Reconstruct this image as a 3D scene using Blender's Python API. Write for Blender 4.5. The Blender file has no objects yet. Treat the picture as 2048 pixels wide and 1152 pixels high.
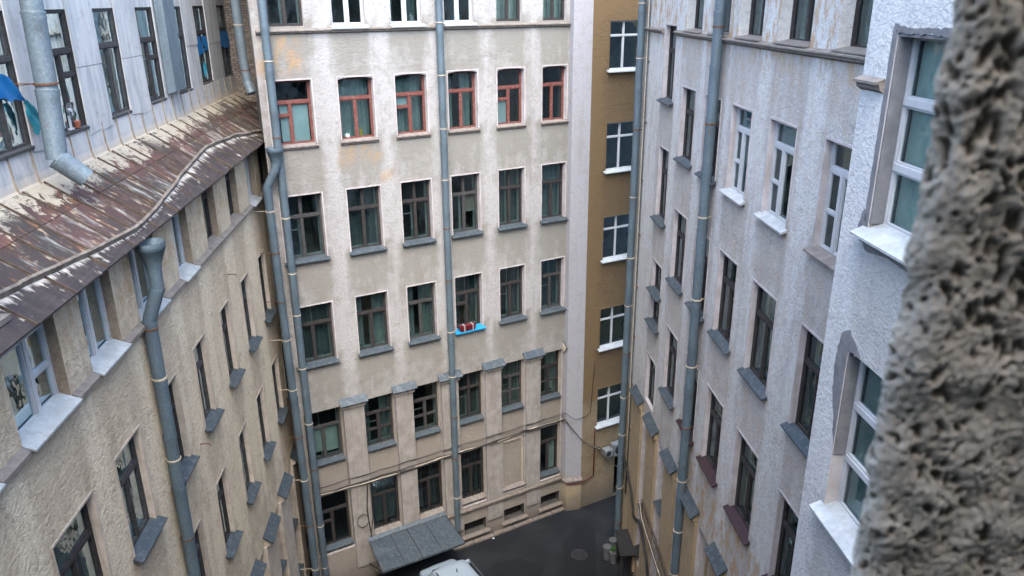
import bpy, math, random
from math import sin, cos, pi, radians, hypot
from mathutils import Vector, Matrix, noise
random.seed(7)
scene = bpy.context.scene
col = scene.collection

# ------------------------------------------------------------------ camera
cam_d = bpy.data.cameras.new('camera'); cam = bpy.data.objects.new('camera', cam_d)
col.objects.link(cam)
cam_d.sensor_width = 36; cam_d.lens = 27.35; cam_d.clip_start = 0.05; cam_d.clip_end = 500
cam.matrix_world = (Matrix.Translation((0, 0, 22)) @ Matrix.Rotation(radians(90 - 20.36), 4, 'X')
                    @ Matrix.Rotation(radians(-0.449), 4, 'Z'))
cam_d.dof.use_dof = True; cam_d.dof.focus_distance = 22; cam_d.dof.aperture_fstop = 8
scene.camera = cam

# ------------------------------------------------------------------ light
SUN_EL, SUN_AZ = radians(56), radians(175)     # azimuth measured from +Y towards +X
world = bpy.data.worlds.new('World'); scene.world = world; world.use_nodes = True
wn = world.node_tree.nodes; wl = world.node_tree.links
bg = wn['Background']; sky = wn.new('ShaderNodeTexSky'); sky.sky_type = 'NISHITA'
sky.sun_disc = False; sky.sun_elevation = SUN_EL; sky.sun_rotation = SUN_AZ
sky.air_density = 1.0; sky.dust_density = 3.0; sky.ozone_density = 1.0
wl.new(sky.outputs[0], bg.inputs[0]); bg.inputs[1].default_value = 0.15
sd = bpy.data.lights.new('sun', 'SUN'); sun = bpy.data.objects.new('sun', sd); col.objects.link(sun)
sd.energy = 0.5; sd.angle = radians(58); sd.color = (1.0, 0.985, 0.965)
sv = Vector((sin(SUN_AZ) * cos(SUN_EL), cos(SUN_AZ) * cos(SUN_EL), sin(SUN_EL)))
sun.rotation_euler = sv.to_track_quat('Z', 'Y').to_euler()
vs = scene.view_settings
vs.view_transform = 'Standard'; vs.look = 'None'; vs.gamma = 1; vs.use_curve_mapping = False
vs.exposure = 3.15

# ------------------------------------------------------------------ materials
KA = 0.60          # overall reflectance of the place: old, dusty paint
class NT:
    def __init__(s, name):
        s.m = bpy.data.materials.new(name); s.m.use_nodes = True
        s.n = s.m.node_tree.nodes; s.l = s.m.node_tree.links
        s.b = s.n['Principled BSDF']
        s.tc = s.n.new('ShaderNodeNewGeometry')
    def pos(s, sc=(1, 1, 1), rot=(0, 0, 0)):
        mp = s.n.new('ShaderNodeMapping'); mp.inputs['Scale'].default_value = sc; mp.inputs['Rotation'].default_value = rot
        s.l.new(s.tc.outputs['Position'], mp.inputs[0]); return mp.outputs[0]
    def noise(s, vec, scale, detail=4, rough=0.55, dist=0):
        t = s.n.new('ShaderNodeTexNoise'); t.inputs['Scale'].default_value = scale
        t.inputs['Detail'].default_value = detail; t.inputs['Roughness'].default_value = rough
        t.inputs['Distortion'].default_value = dist
        s.l.new(vec, t.inputs['Vector']); return t.outputs['Fac']
    def vor(s, vec, scale, feat='F1'):
        t = s.n.new('ShaderNodeTexVoronoi'); t.inputs['Scale'].default_value = scale; t.feature = feat
        s.l.new(vec, t.inputs['Vector']); return t.outputs['Distance']
    def ramp(s, fac, stops):
        r = s.n.new('ShaderNodeValToRGB'); e = r.color_ramp.elements
        while len(e) < len(stops): e.new(0.5)
        for i, (p, c) in enumerate(stops):
            e[i].position = p; e[i].color = (*c, 1) if isinstance(c, tuple) else (c, c, c, 1)
        s.l.new(fac, r.inputs[0]); return r.outputs[0]
    def mix(s, a, b, fac, mode='MIX'):
        x = s.n.new('ShaderNodeMix'); x.data_type = 'RGBA'; x.blend_type = mode
        for inp, v in ((x.inputs[6], a), (x.inputs[7], b), (x.inputs[0], fac)):
            if isinstance(v, tuple): inp.default_value = (*v, 1)
            elif isinstance(v, (int, float)): inp.default_value = v
            else: s.l.new(v, inp)
        return x.outputs[2]
    def math(s, op, a, b=0.0, c=None):
        x = s.n.new('ShaderNodeMath'); x.operation = op
        for i, v in enumerate((a, b) if c is None else (a, b, c)):
            if isinstance(v, (int, float)): x.inputs[i].default_value = v
            else: s.l.new(v, x.inputs[i])
        return x.outputs[0]
    def attr(s, name):
        a = s.n.new('ShaderNodeAttribute'); a.attribute_name = name; return a.outputs['Fac']
    def z(s):
        x = s.n.new('ShaderNodeSeparateXYZ'); s.l.new(s.tc.outputs['Position'], x.inputs[0]); return x.outputs[2]
    def rnd(s):
        o = s.n.new('ShaderNodeObjectInfo'); return o.outputs['Random']
    def bump(s, h, st=0.3, dist=0.02):
        b = s.n.new('ShaderNodeBump'); b.inputs['Strength'].default_value = st; b.inputs['Distance'].default_value = dist
        s.l.new(h, b.inputs['Height']); s.l.new(b.outputs[0], s.b.inputs['Normal'])
    def out(s, color, rough=0.9, metal=0.0, spec=0.3):
        color = tuple(c * KA for c in color) if isinstance(color, tuple) else s.mix(color, (KA, KA, KA), 1.0, 'MULTIPLY')
        for inp, v in ((s.b.inputs['Base Color'], color), (s.b.inputs['Roughness'], rough), (s.b.inputs['Metallic'], metal)):
            if isinstance(v, tuple): inp.default_value = (*v, 1)
            elif isinstance(v, (int, float)): inp.default_value = v
            else: s.l.new(v, inp)
        s.b.inputs['Specular IOR Level'].default_value = spec
        return s.m

def stucco(name, pale, warm, dirt_shade, low=None, lowz=7.9, texs=17.0, bst=0.55, rust=0.0, under=1.0):
    t = NT(name); p = t.pos()
    fine = t.noise(p, texs, 5, 0.65, 0.6)
    fine2 = t.noise(p, texs * 2.6, 3, 0.6)
    big = t.noise(p, 0.55, 5, 0.6)
    strk = t.noise(t.pos((2.4, 2.4, 0.22)), 1.0, 5, 0.6)
    med = t.noise(p, 2.6, 6, 0.65)
    # old wash missing beneath windows and in irregular patches
    f = t.math('MULTIPLY', t.attr('under'), under)
    f = t.math('ADD', f, t.math('MULTIPLY', t.math('SUBTRACT', med, 0.5), 1.5))
    f = t.math('ADD', f, t.math('MULTIPLY', t.math('SUBTRACT', strk, 0.5), 1.2))
    f = t.math('ADD', f, t.math('MULTIPLY', t.math('SUBTRACT', big, 0.5), 0.9))
    c = t.mix(pale, warm, t.ramp(f, [(0.05, 0.0), (0.75, 1.0)]))
    # hollows of the render darkened in colour: dust, plus shading the bumps barely give
    c = t.mix(c, dirt_shade, t.math('MULTIPLY', t.ramp(fine, [(0.33, 1.0), (0.5, 0.0)]), 0.36))
    c = t.mix(c, dirt_shade, t.math('MULTIPLY', t.ramp(strk, [(0.52, 0.0), (0.72, 1.0)]), 0.32))
    c = t.mix(c, dirt_shade, t.math('MULTIPLY', t.ramp(t.attr('soot'), [(0.0, 0.0), (1.0, 1.0)]),
                              t.ramp(med, [(0.3, 0.15), (0.65, 0.85)])))
    if rust:
        rr = t.math('MULTIPLY', t.attr('rust'), t.ramp(t.noise(t.pos((3, 3, 1.2)), 1.6, 5, 0.7), [(0.46, 0.0), (0.6, 1.0)]))
        c = t.mix(c, (0.42, 0.26, 0.11), t.math('MULTIPLY', rr, rust))
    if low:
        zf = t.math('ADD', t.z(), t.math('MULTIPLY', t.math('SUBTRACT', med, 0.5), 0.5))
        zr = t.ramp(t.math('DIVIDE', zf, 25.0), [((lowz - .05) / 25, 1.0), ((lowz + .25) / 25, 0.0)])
        lc = t.mix(low, dirt_shade, t.math('MULTIPLY', t.ramp(med, [(0.4, 0.0), (0.75, 1.0)]), 0.6))
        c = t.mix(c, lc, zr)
    # damp, sooty foot of the wall
    zb = t.math('ADD', t.z(), t.math('MULTIPLY', t.math('SUBTRACT', big, 0.5), 1.2))
    c = t.mix(c, (0.09, 0.08, 0.065), t.math('MULTIPLY', t.ramp(t.math('DIVIDE', zb, 25.0), [(0.0, 1.0), (0.045, 0.0)]), 0.8))
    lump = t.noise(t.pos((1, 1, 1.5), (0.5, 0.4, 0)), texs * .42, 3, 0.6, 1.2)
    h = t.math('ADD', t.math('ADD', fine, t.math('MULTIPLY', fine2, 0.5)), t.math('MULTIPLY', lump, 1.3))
    c = t.mix(c, dirt_shade, t.math('MULTIPLY', t.ramp(lump, [(0.36, 1.0), (0.5, 0.0)]), 0.22))  # low spots between lumps darkened too, relief shading put into the colour
    crk = t.vor(p, 0.35, 'DISTANCE_TO_EDGE'); crk2 = t.math('ADD', crk, t.math('MULTIPLY', t.math('SUBTRACT', t.noise(p, 3, 5, .7), .5), .35))
    c = t.mix(c, dirt_shade, t.math('MULTIPLY', t.ramp(t.math('ABSOLUTE', crk2), [(0.0, 1.0), (0.012, 0.0)]), t.ramp(med, [(.45, 0.0), (.6, .7)])))
    t.bump(h, bst, 0.03)
    return t.out(c, 0.93)

M = {}
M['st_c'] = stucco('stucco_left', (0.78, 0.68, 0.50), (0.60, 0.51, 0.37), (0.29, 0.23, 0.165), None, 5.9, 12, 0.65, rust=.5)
M['st_a'] = stucco('stucco_centre', (0.40, 0.405, 0.40), (0.255, 0.255, 0.23), (0.23, 0.205, 0.18), (0.30, 0.275, 0.235), 7.9, 13, 0.5, rust=.6)  # beige lower storeys, toned down further to deepen the falloff of light
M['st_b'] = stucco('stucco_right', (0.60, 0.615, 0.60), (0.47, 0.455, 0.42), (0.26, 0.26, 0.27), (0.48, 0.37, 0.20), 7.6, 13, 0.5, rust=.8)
M['st_e'] = stucco('stucco_tower', (0.62, 0.64, 0.635), (0.50, 0.51, 0.49), (0.28, 0.28, 0.29), None, 8, 17, 0.5)
M['st_o'] = stucco('stucco_ochre', (0.16, 0.108, 0.050), (0.13, 0.088, 0.042), (0.14, 0.10, 0.06), (0.24, 0.19, 0.12), 5.2, 9, 0.5)
M['st_p'] = stucco('stucco_pier', (0.33, 0.345, 0.375), (0.27, 0.265, 0.25), (0.25, 0.23, 0.2), (0.38, 0.31, 0.2), 1.6, 13, 0.4)
M['st_n'] = stucco('stucco_camera_wall', (0.40, 0.36, 0.31), (0.33, 0.29, 0.24), (0.2, 0.17, 0.14), None, 8, 20, 0.6)

def plain(name, c1, c2, sc=6, rough=0.7, metal=0.0, bst=0.15, spec=0.3, streak=None, lo=0.35, hi=0.65, rnd=0.0):
    t = NT(name); p = t.pos()
    n = t.noise(p, sc, 5, 0.65)
    c = t.mix(c1, c2, t.ramp(n, [(lo, 0.0), (hi, 1.0)]))
    if streak: c = t.mix(c, streak, t.math('MULTIPLY', t.ramp(t.noise(t.pos((9, 9, 0.8)), 1.3, 5), [(0.5, 0.0), (0.66, 1.0)]), 0.55))
    if rnd: c = t.mix(c, (0.0, 0.0, 0.0), t.math('MULTIPLY', t.rnd(), rnd))
    t.bump(n, bst, 0.01)
    return t.out(c, rough, metal, spec)
M['jamb'] = plain('jamb_plaster', (0.60, 0.53, 0.44), (0.43, 0.38, 0.31), 3, 0.9, streak=(0.3, 0.25, 0.2))
M['jamb_b'] = plain('jamb_plaster_pale', (0.56, 0.54, 0.55), (0.42, 0.39, 0.38), 3, 0.9, streak=(0.32, 0.28, 0.25))
M['jamb_o'] = plain('jamb_plaster_ochre', (0.42, 0.32, 0.19), (0.33, 0.26, 0.17), 3, 0.9, streak=(0.25, 0.2, 0.14))
M['jamb_rough'] = plain('jamb_crumbling', (0.34, 0.28, 0.20), (0.22, 0.17, 0.12), 14, 0.95, bst=0.9)
M['dirty_stone'] = plain('dirty_stone', (0.13, 0.11, 0.09), (0.20, 0.175, 0.15), 6, 0.95)
M['pilaster'] = plain('pilaster_plaster', (0.36, 0.345, 0.32), (0.25, 0.235, 0.21), 2.2, 0.9, streak=(0.22, 0.2, 0.17))  # low-storey plaster darkened in colour to deepen the light falloff down the yard
M['cement'] = plain('grey_cement', (0.22, 0.225, 0.235), (0.15, 0.155, 0.165), 5, 0.9, bst=0.5)
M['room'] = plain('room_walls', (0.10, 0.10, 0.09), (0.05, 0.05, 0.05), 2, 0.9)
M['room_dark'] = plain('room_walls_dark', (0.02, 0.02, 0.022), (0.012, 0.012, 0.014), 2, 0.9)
M['wood_dark'] = plain('weathered_dark_wood', (0.028, 0.025, 0.025), (0.058, 0.053, 0.050), 9, 0.8, bst=0.3, lo=.45, hi=.8)
M['wood_grey'] = plain('weathered_grey_wood', (0.066, 0.067, 0.067), (0.034, 0.034, 0.034), 9, 0.8, bst=0.3)
M['wood_red'] = plain('peeling_red_paint', (0.16, 0.05, 0.04), (0.27, 0.165, 0.145), 14, 0.7, bst=0.3, lo=.5, hi=.72)
M['wood_inner'] = plain('inner_sash_paint', (0.36, 0.41, 0.39), (0.24, 0.27, 0.26), 7, 0.7)
M['pvc'] = plain('white_frame', (0.55, 0.58, 0.60), (0.46, 0.49, 0.51), 3, 0.45, bst=0.02, spec=.5)
M['tin'] = plain('painted_tin', (0.046, 0.066, 0.082), (0.068, 0.09, 0.104), 5, 0.5, 0.25, streak=(0.16, 0.18, 0.19))
M['tin_brown'] = plain('brown_tin', (0.17, 0.15, 0.135), (0.26, 0.24, 0.21), 6, 0.65, 0.1)
M['tin_white'] = plain('white_tin', (0.50, 0.55, 0.57), (0.36, 0.40, 0.41), 4, 0.45, 0.1, streak=(0.35, 0.36, 0.34))
M['tin_burg'] = plain('burgundy_tin', (0.035, 0.018, 0.022), (0.05, 0.026, 0.03), 5, 0.5, 0.1)
M['tin_blue'] = plain('blue_sill_paint', (0.01, 0.22, 0.45), (0.015, 0.26, 0.5), 5, 0.5)
M['stone_sill'] = plain('plaster_sill', (0.27, 0.24, 0.215), (0.15, 0.13, 0.12), 8, 0.9)
M['cloth_blue'] = plain('blue_sheeting', (0.003, 0.12, 0.34), (0.008, 0.17, 0.42), 4, 0.5)
M['cloth_teal'] = plain('faded_blue_sheeting', (0.015, 0.20, 0.28), (0.04, 0.28, 0.34), 4, 0.5)
M['curtain'] = plain('grey_green_curtain', (0.36, 0.43, 0.41), (0.24, 0.29, 0.28), 2.5, 0.9)
M['curtain_pale'] = plain('pale_curtain', (0.62, 0.68, 0.63), (0.48, 0.53, 0.49), 2.5, 0.9)
M['curtain_dark'] = plain('dark_curtain', (0.13, 0.165, 0.165), (0.08, 0.10, 0.11), 2.5, 0.9)
M['blind'] = plain('pale_blind', (0.62, 0.70, 0.70), (0.55, 0.62, 0.62), 2, 0.7)
M['blind_teal'] = plain('blue_blind', (0.08, 0.26, 0.34), (0.06, 0.2, 0.28), 2, 0.7)
M['black'] = plain('black_rubber', (0.012, 0.012, 0.014), (0.03, 0.03, 0.03), 8, 0.6)
M['black_dull'] = plain('black_void', (0.008, 0.008, 0.009), (0.014, 0.014, 0.014), 8, 0.9)
M['rustbr'] = plain('rusty_iron', (0.10, 0.04, 0.02), (0.18, 0.09, 0.04), 20, 0.85)
M['ring'] = plain('cream_painted_iron', (0.50, 0.44, 0.34), (0.25, 0.17, 0.10), 14, 0.7, lo=.5, hi=.75)
M['van'] = plain('silver_blue_van_paint', (0.42, 0.52, 0.60), (0.38, 0.48, 0.56), 2, 0.3, 0.3, bst=0, spec=.6)
M['maroon'] = plain('maroon_plastic', (0.13, 0.015, 0.02), (0.10, 0.01, 0.015), 5, 0.5)
M['redpipe'] = plain('red_pipe_paint', (0.10, 0.012, 0.014), (0.07, 0.01, 0.012), 5, 0.5)
M['ac'] = plain('ac_casing', (0.26, 0.28, 0.29), (0.20, 0.22, 0.23), 5, 0.5)
M['leaf'] = plain('leaf', (0.03, 0.09, 0.02), (0.06, 0.14, 0.03), 30, 0.7)
M['pot_grey'] = plain('grey_pot', (0.12, 0.13, 0.14), (0.08, 0.085, 0.09), 5, 0.7)
M['terra'] = plain('terracotta', (0.35, 0.12, 0.06), (0.28, 0.09, 0.05), 9, 0.8)
M['mortar'] = plain('mortar', (0.16, 0.14, 0.12), (0.10, 0.085, 0.07), 20, 0.95, bst=.5)
M['brick'] = plain('grey_brick', (0.50, 0.43, 0.37), (0.32, 0.26, 0.21), 7, 0.9, bst=.6, rnd=.35)

def galv(name, c1, c2):
    t = NT(name); p = t.pos()
    v = t.noise(p, 24, 3, 0.7, 1.0); n = t.noise(t.pos((3, 3, 1)), 1.2, 4)
    c = t.mix(c1, c2, t.ramp(v, [(0.4, 0.0), (0.62, 1.0)]))
    c = t.mix(c, (0.08, 0.10, 0.12), t.math('MULTIPLY', t.ramp(n, [(0.45, 0.0), (0.7, 1.0)]), 0.5))
    ru = t.noise(t.pos((5, 5, 1.6)), 1.7, 6, .75); c = t.mix(c, (0.16, 0.09, 0.05), t.math('MULTIPLY', t.ramp(ru, [(0.60, 0.0), (0.66, 1.0)]), 0.6))
    c = t.mix(c, (0.30, 0.33, 0.34), t.math('MULTIPLY', t.ramp(t.noise(p, 5, 6, .8), [(0.62, 0.0), (0.66, 1.0)]), 0.5))
    t.bump(t.noise(p, 9, 3, .5), .35, .02)
    return t.out(c, 0.55, 0.2, spec=.4)
M['galv'] = galv('galvanised_blue', (0.09, 0.14, 0.18), (0.14, 0.195, 0.225))
M['galv_new'] = galv('galvanised_bright', (0.13, 0.18, 0.21), (0.20, 0.26, 0.29))

def glass():
    t = NT('window_glass'); nt = t.n
    tr = nt.new('ShaderNodeBsdfTransparent'); tr.inputs[0].default_value = (0.66, 0.80, 0.80, 1)
    gl = nt.new('ShaderNodeBsdfGlossy'); gl.inputs[0].default_value = (0.75, 0.92, 1.0, 1); gl.inputs['Roughness'].default_value = 0.02
    fr = nt.new('ShaderNodeFresnel'); fr.inputs['IOR'].default_value = 1.6
    nn = t.noise(t.pos(), 2.2, 2); b = nt.new('ShaderNodeBump'); b.inputs['Strength'].default_value = 0.25; b.inputs['Distance'].default_value = 0.02
    t.l.new(nn, b.inputs['Height']); t.l.new(b.outputs[0], gl.inputs['Normal'])
    f = t.math('MINIMUM', t.math('MULTIPLY_ADD', fr.outputs[0], 1.0, 0.03), 0.65)
    ms = nt.new('ShaderNodeMixShader'); t.l.new(f, ms.inputs[0]); t.l.new(tr.outputs[0], ms.inputs[1]); t.l.new(gl.outputs[0], ms.inputs[2])
    t.l.new(ms.outputs[0], nt['Material Output'].inputs[0]); return t.m
M['glass'] = glass()

def roofmat(name, kind):
    t = NT(name); p = t.pos()
    st = t.noise(t.pos((1.4, 4.5, 1.4), (0, 0, radians(-4.7))), 1.0, 6, 0.65, 0.3)
    st2 = t.noise(t.pos((2.2, 10, 2.2), (0, 0, radians(-4.7))), 1.0, 5, 0.7, 0.4)
    pt = t.noise(p, 3.4, 7, 0.72, 0.7); r = t.rnd(); big = t.noise(p, 0.8, 3)
    base = t.mix((0.05, 0.03, 0.023), (0.105, 0.05, 0.042), r)
    base = t.mix(base, (0.04, 0.034, 0.03), t.ramp(big, [(0.4, 0.0), (0.62, 1.0)]))
    c = t.mix(base, (0.24, 0.11, 0.04), t.ramp(st2, [(0.56, 0.0), (0.66, 0.85)]))
    if kind == 'low':
        c = t.mix(c, (0.42, 0.43, 0.39), t.ramp(t.math('ADD', st, t.math('MULTIPLY', r, 0.08)), [(0.58, 0.0), (0.74, 0.75)]))
        c = t.mix(c, (0.44, 0.38, 0.27), t.ramp(t.math('MULTIPLY', st2, pt), [(0.31, 0.0), (0.38, 0.8)]))
    elif kind == 'up':
        f = t.math('ADD', pt, t.math('MULTIPLY', t.attr('foot'), 0.26))
        c = t.mix(c, (0.40, 0.365, 0.28), t.ramp(f, [(0.60, 0.0), (0.65, .95)]))
        c = t.mix(c, (0.42, 0.42, 0.38), t.ramp(st, [(0.58, 0.0), (0.72, 0.6)]))
        c = t.mix(c, (0.06, 0.055, 0.05), t.ramp(t.math('MULTIPLY', pt, big), [(0.30, 0.0), (0.34, 0.9)]))
    else:
        c = t.mix((0.028, 0.022, 0.022), (0.055, 0.043, 0.04), t.ramp(st, [(0.4, 0.0), (0.65, 1.0)]))
        f = t.math('ADD', t.attr('foot'), t.math('MULTIPLY', t.math('SUBTRACT', st2, 0.5), 1.3))
        c = t.mix(c, (0.60, 0.57, 0.50), t.ramp(f, [(0.78, 0.0), (0.98, .9)]))
        c = t.mix(c, (0.45, 0.42, 0.35), t.ramp(t.math('MULTIPLY', pt, st2), [(0.33, 0.0), (0.37, 0.8)]))
    t.bump(pt, 0.25, 0.01)
    return t.out(c, 0.72, 0.1)
M['roof_up'] = roofmat('rusty_roof_upper', 'up'); M['roof_low'] = roofmat('rusty_roof_lower', 'low'); M['roof_eave'] = roofmat('dark_roof_edge', 'eave')

def whitemetal(name, cream):
    t = NT(name); p = t.pos()
    st = t.noise(t.pos((4, 4, 0.7)), 1.0, 6, 0.65, 0.4); n = t.noise(p, 5, 6, 0.7)
    c = t.mix((0.62, 0.62, 0.60), (0.38, 0.40, 0.41), t.ramp(st, [(0.42, 0.0), (0.68, 1.0)]))
    c = t.mix(c, (0.30, 0.29, 0.27), t.math('MULTIPLY', t.ramp(n, [(0.55, 0.0), (0.7, 1.0)]), 0.6))
    if cream:
        f = t.math('SUBTRACT', 1.0, t.math('DIVIDE', t.math('SUBTRACT', t.math('ADD', t.z(), t.math('MULTIPLY', st, 0.25)), 18.9), 0.42))
        c = t.mix(c, (0.55, 0.46, 0.32), t.ramp(f, [(0.2, 0.0), (0.9, 0.9)]))
    t.bump(n, 0.2, 0.01)
    return t.out(c, 0.55, 0.1)
M['wmetal'] = whitemetal('white_sheet_metal', False); M['wskirt'] = whitemetal('white_skirt_metal', True)
M['seam'] = plain('rusty_seam', (0.05, 0.036, 0.03), (0.11, 0.085, 0.06), 5, 0.8)
M['seam_cream'] = plain('cream_seam', (0.36, 0.31, 0.24), (0.24, 0.19, 0.13), 7, 0.8)
M['lip'] = plain('gutter_lip', (0.12, 0.095, 0.075), (0.27, 0.24, 0.2), 4, 0.8)

def asphalt():
    t = NT('asphalt'); p = t.pos(); a = t.noise(p, 40, 4, 0.7); b = t.noise(p, 0.7, 5, 0.6)
    c = t.mix((0.010, 0.013, 0.016), (0.022, 0.025, 0.028), t.ramp(b, [(0.4, 0.0), (0.65, 1.0)]))
    c = t.mix(c, (0.02, 0.02, 0.02), t.math('MULTIPLY', a, 0.5))
    t.bump(a, 0.4, 0.01); return t.out(c, 0.9, 0, .12)
M['asphalt'] = asphalt()
M['asphalt_dark'] = plain('asphalt_repair', (0.010, 0.012, 0.014), (0.016, 0.018, 0.02), 30, 0.85, bst=.4, spec=.1)

# ------------------------------------------------------------------ mesh helpers
def link(name, me, parent=None, mats=()):
    o = bpy.data.objects.new(name, me); col.objects.link(o)
    for m in mats: me.materials.append(M[m] if isinstance(m, str) else m)
    if parent:
        o.parent = parent
        o.matrix_parent_inverse = parent_inv(parent)
    return o
_pi = {}
def parent_inv(p):
    # every builder works in world coordinates; things' empties stand at their base
    k = p.name
    if k not in _pi:
        m = Matrix.Translation(p.location); q = p
        _pi[k] = m.inverted() if p.get('base') else Matrix()
    return _pi[k]
def thing(name, loc, label, cat, group=None):
    o = bpy.data.objects.new(name, None); col.objects.link(o); o.location = loc
    o['label'] = label; o['category'] = cat; o['base'] = 1
    if group: o['group'] = group
    o.empty_display_size = 0.3
    return o
def tag(o, label, cat, group=None):
    o['label'] = label; o['category'] = cat
    if group: o['group'] = group
    return o

class MB:
    def __init__(s, T=None): s.v = []; s.f = []; s.m = []; s.T = T or (lambda a, b, c: (a, b, c))
    def add(s, vs, fs, m=0):
        k = len(s.v); s.v += [s.T(*v) for v in vs]
        for f in fs: s.f.append(tuple(i + k for i in f)); s.m.append(m)
    def box(s, a0, a1, b0, b1, c0, c1, m=0):
        s.add([(a0, b0, c0), (a1, b0, c0), (a1, b1, c0), (a0, b1, c0), (a0, b0, c1), (a1, b0, c1), (a1, b1, c1), (a0, b1, c1)],
              [(0, 3, 2, 1), (4, 5, 6, 7), (0, 1, 5, 4), (1, 2, 6, 5), (2, 3, 7, 6), (3, 0, 4, 7)], m)
    def prism(s, prof, a0, a1, m=0):     # profile in (b,c), extruded along a
        n = len(prof)
        vs = [(a0, b, c) for b, c in prof] + [(a1, b, c) for b, c in prof]
        fs = [tuple(range(n)), tuple(range(2 * n - 1, n - 1, -1))] + [(i, i + n, (i + 1) % n + n, (i + 1) % n) for i in range(n)]
        s.add(vs, fs, m)
    def tube(s, pts, r, seg=12, m=0, cap=True):
        pts = [Vector(p) for p in pts]; rr = r if isinstance(r, (list, tuple)) else [r] * len(pts)
        vs = []; fs = []; up = Vector((0.31, 0.12, 0.94))
        for i, p in enumerate(pts):
            d = (pts[min(i + 1, len(pts) - 1)] - pts[max(i - 1, 0)]).normalized()
            a = d.orthogonal() if abs(d.dot(Vector((1, 0, 0)))) > 0.95 else d.cross(Vector((1, 0, 0)))
            a.normalize(); b = d.cross(a)
            for k in range(seg):
                t = 2 * pi * k / seg; vs.append(tuple(p + (a * cos(t) + b * sin(t)) * rr[i]))
        for i in range(len(pts) - 1):
            for k in range(seg):
                k2 = (k + 1) % seg
                fs.append((i * seg + k, i * seg + k2, (i + 1) * seg + k2, (i + 1) * seg + k))
        if cap: fs.append(tuple(range(seg - 1, -1, -1))); fs.append(tuple((len(pts) - 1) * seg + k for k in range(seg)))
        s.add(vs, fs, m)
    def obj(s, name, mats, parent=None, smooth=False, attrs=None):
        me = bpy.data.meshes.new(name); me.from_pydata(s.v, [], s.f)
        if isinstance(mats, str): mats = (mats,)
        me.polygons.foreach_set('material_index', s.m)
        if smooth: me.polygons.foreach_set('use_smooth', [True] * len(s.f))
        if attrs:
            for k, vals in attrs.items():
                a = me.attributes.new(k, 'FLOAT', 'POINT'); a.data.foreach_set('value', vals)
        me.update(); return link(name, me, parent, mats)

class Wall:      # plan line p->q; n is the side the courtyard is on
    def __init__(s, p, q, flip=False):
        s.p = Vector(p); s.q = Vector(q); s.L = (s.q - s.p).length; s.d = (s.q - s.p) / s.L
        s.n = Vector((s.d.y, -s.d.x)) * (-1 if flip else 1); s.flip = flip
    def T(s, a, n, z):
        v = s.p + s.d * a + s.n * n; return (v.x, v.y, z)
    def sx(s, x): return (x - s.p.x) / s.d.x
    def sy(s, y): return (y - s.p.y) / s.d.y

def facade(W, s0, s1, z0, z1, holes, parent, mats, name='wall', n0=0.0, step=0.45, soot=None, rustz=None, under=True, wob=0.008):
    """holes: (a0,a1,b0,b1,depth,jambmat_index,close_depth)"""
    S = {round(s0, 4), round(s1, 4)}; Z = {round(z0, 4), round(z1, 4)}
    for h in holes:
        S |= {round(h[0], 4), round(h[1], 4)}; Z |= {round(h[2], 4), round(h[3], 4)}
    def fill(X):
        X = sorted(X); out = []
        for a, b in zip(X, X[1:]):
            k = max(1, int(math.ceil((b - a) / step))); out += [a + (b - a) * i / k for i in range(k)]
        return out + [X[-1]]
    S = [x for x in fill(S) if s0 - 1e-4 <= x <= s1 + 1e-4]; Z = [x for x in fill(Z) if z0 - 1e-4 <= x <= z1 + 1e-4]
    mb = MB(W.T); nS = len(S)
    U = []; K = []; R = []
    for z in Z:
        for a in S:
            edge = any(h[0] - .01 <= a <= h[1] + .01 and h[2] - .01 <= z <= h[3] + .01 for h in holes) or a in (S[0], S[-1])
            w = 0 if edge else (noise.noise(Vector((a * .5, z * .5, 3))) * wob * 2)
            mb.v.append(W.T(a, n0 + w, z))
            u = 0
            if under:
                for h in holes:
                    dz = h[2] - z
                    if -0.05 < dz < 2.3:
                        e = min(a - h[0] + .12, h[1] + .12 - a)
                        if e > -.15: u = max(u, min(1, (e + .15) / .25) * (1.05 - dz / 3.2))
            U.append(u)
            K.append(soot(a, z) if soot else 0.0); R.append(rustz(a, z) if rustz else 0.0)
    for j in range(len(Z) - 1):
        zc = (Z[j] + Z[j + 1]) / 2
        for i in range(nS - 1):
            ac = (S[i] + S[i + 1]) / 2
            if any(h[0] < ac < h[1] and h[2] < zc < h[3] for h in holes): continue
            k = j * nS + i; f = (k, k + 1, k + nS + 1, k + nS)
            mb.f.append(f if not W.flip else f[::-1]); mb.m.append(0)
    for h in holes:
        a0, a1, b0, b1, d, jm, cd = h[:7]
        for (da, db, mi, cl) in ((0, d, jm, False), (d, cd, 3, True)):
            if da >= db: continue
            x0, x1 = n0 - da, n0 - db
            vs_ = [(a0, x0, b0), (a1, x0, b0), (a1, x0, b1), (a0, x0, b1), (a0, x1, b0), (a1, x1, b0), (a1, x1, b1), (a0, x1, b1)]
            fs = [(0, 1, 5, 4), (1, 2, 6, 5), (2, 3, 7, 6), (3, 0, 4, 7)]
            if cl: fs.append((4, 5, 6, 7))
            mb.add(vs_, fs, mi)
    nv = len(mb.v)
    U += [0.0] * (nv - len(U)); K += [0.0] * (nv - len(K)); R += [0.0] * (nv - len(R))
    return mb.obj(name, mats, parent, attrs={'under': U, 'soot': K, 'rust': R})

def mesh_copy(o, parent):
    pass

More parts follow.
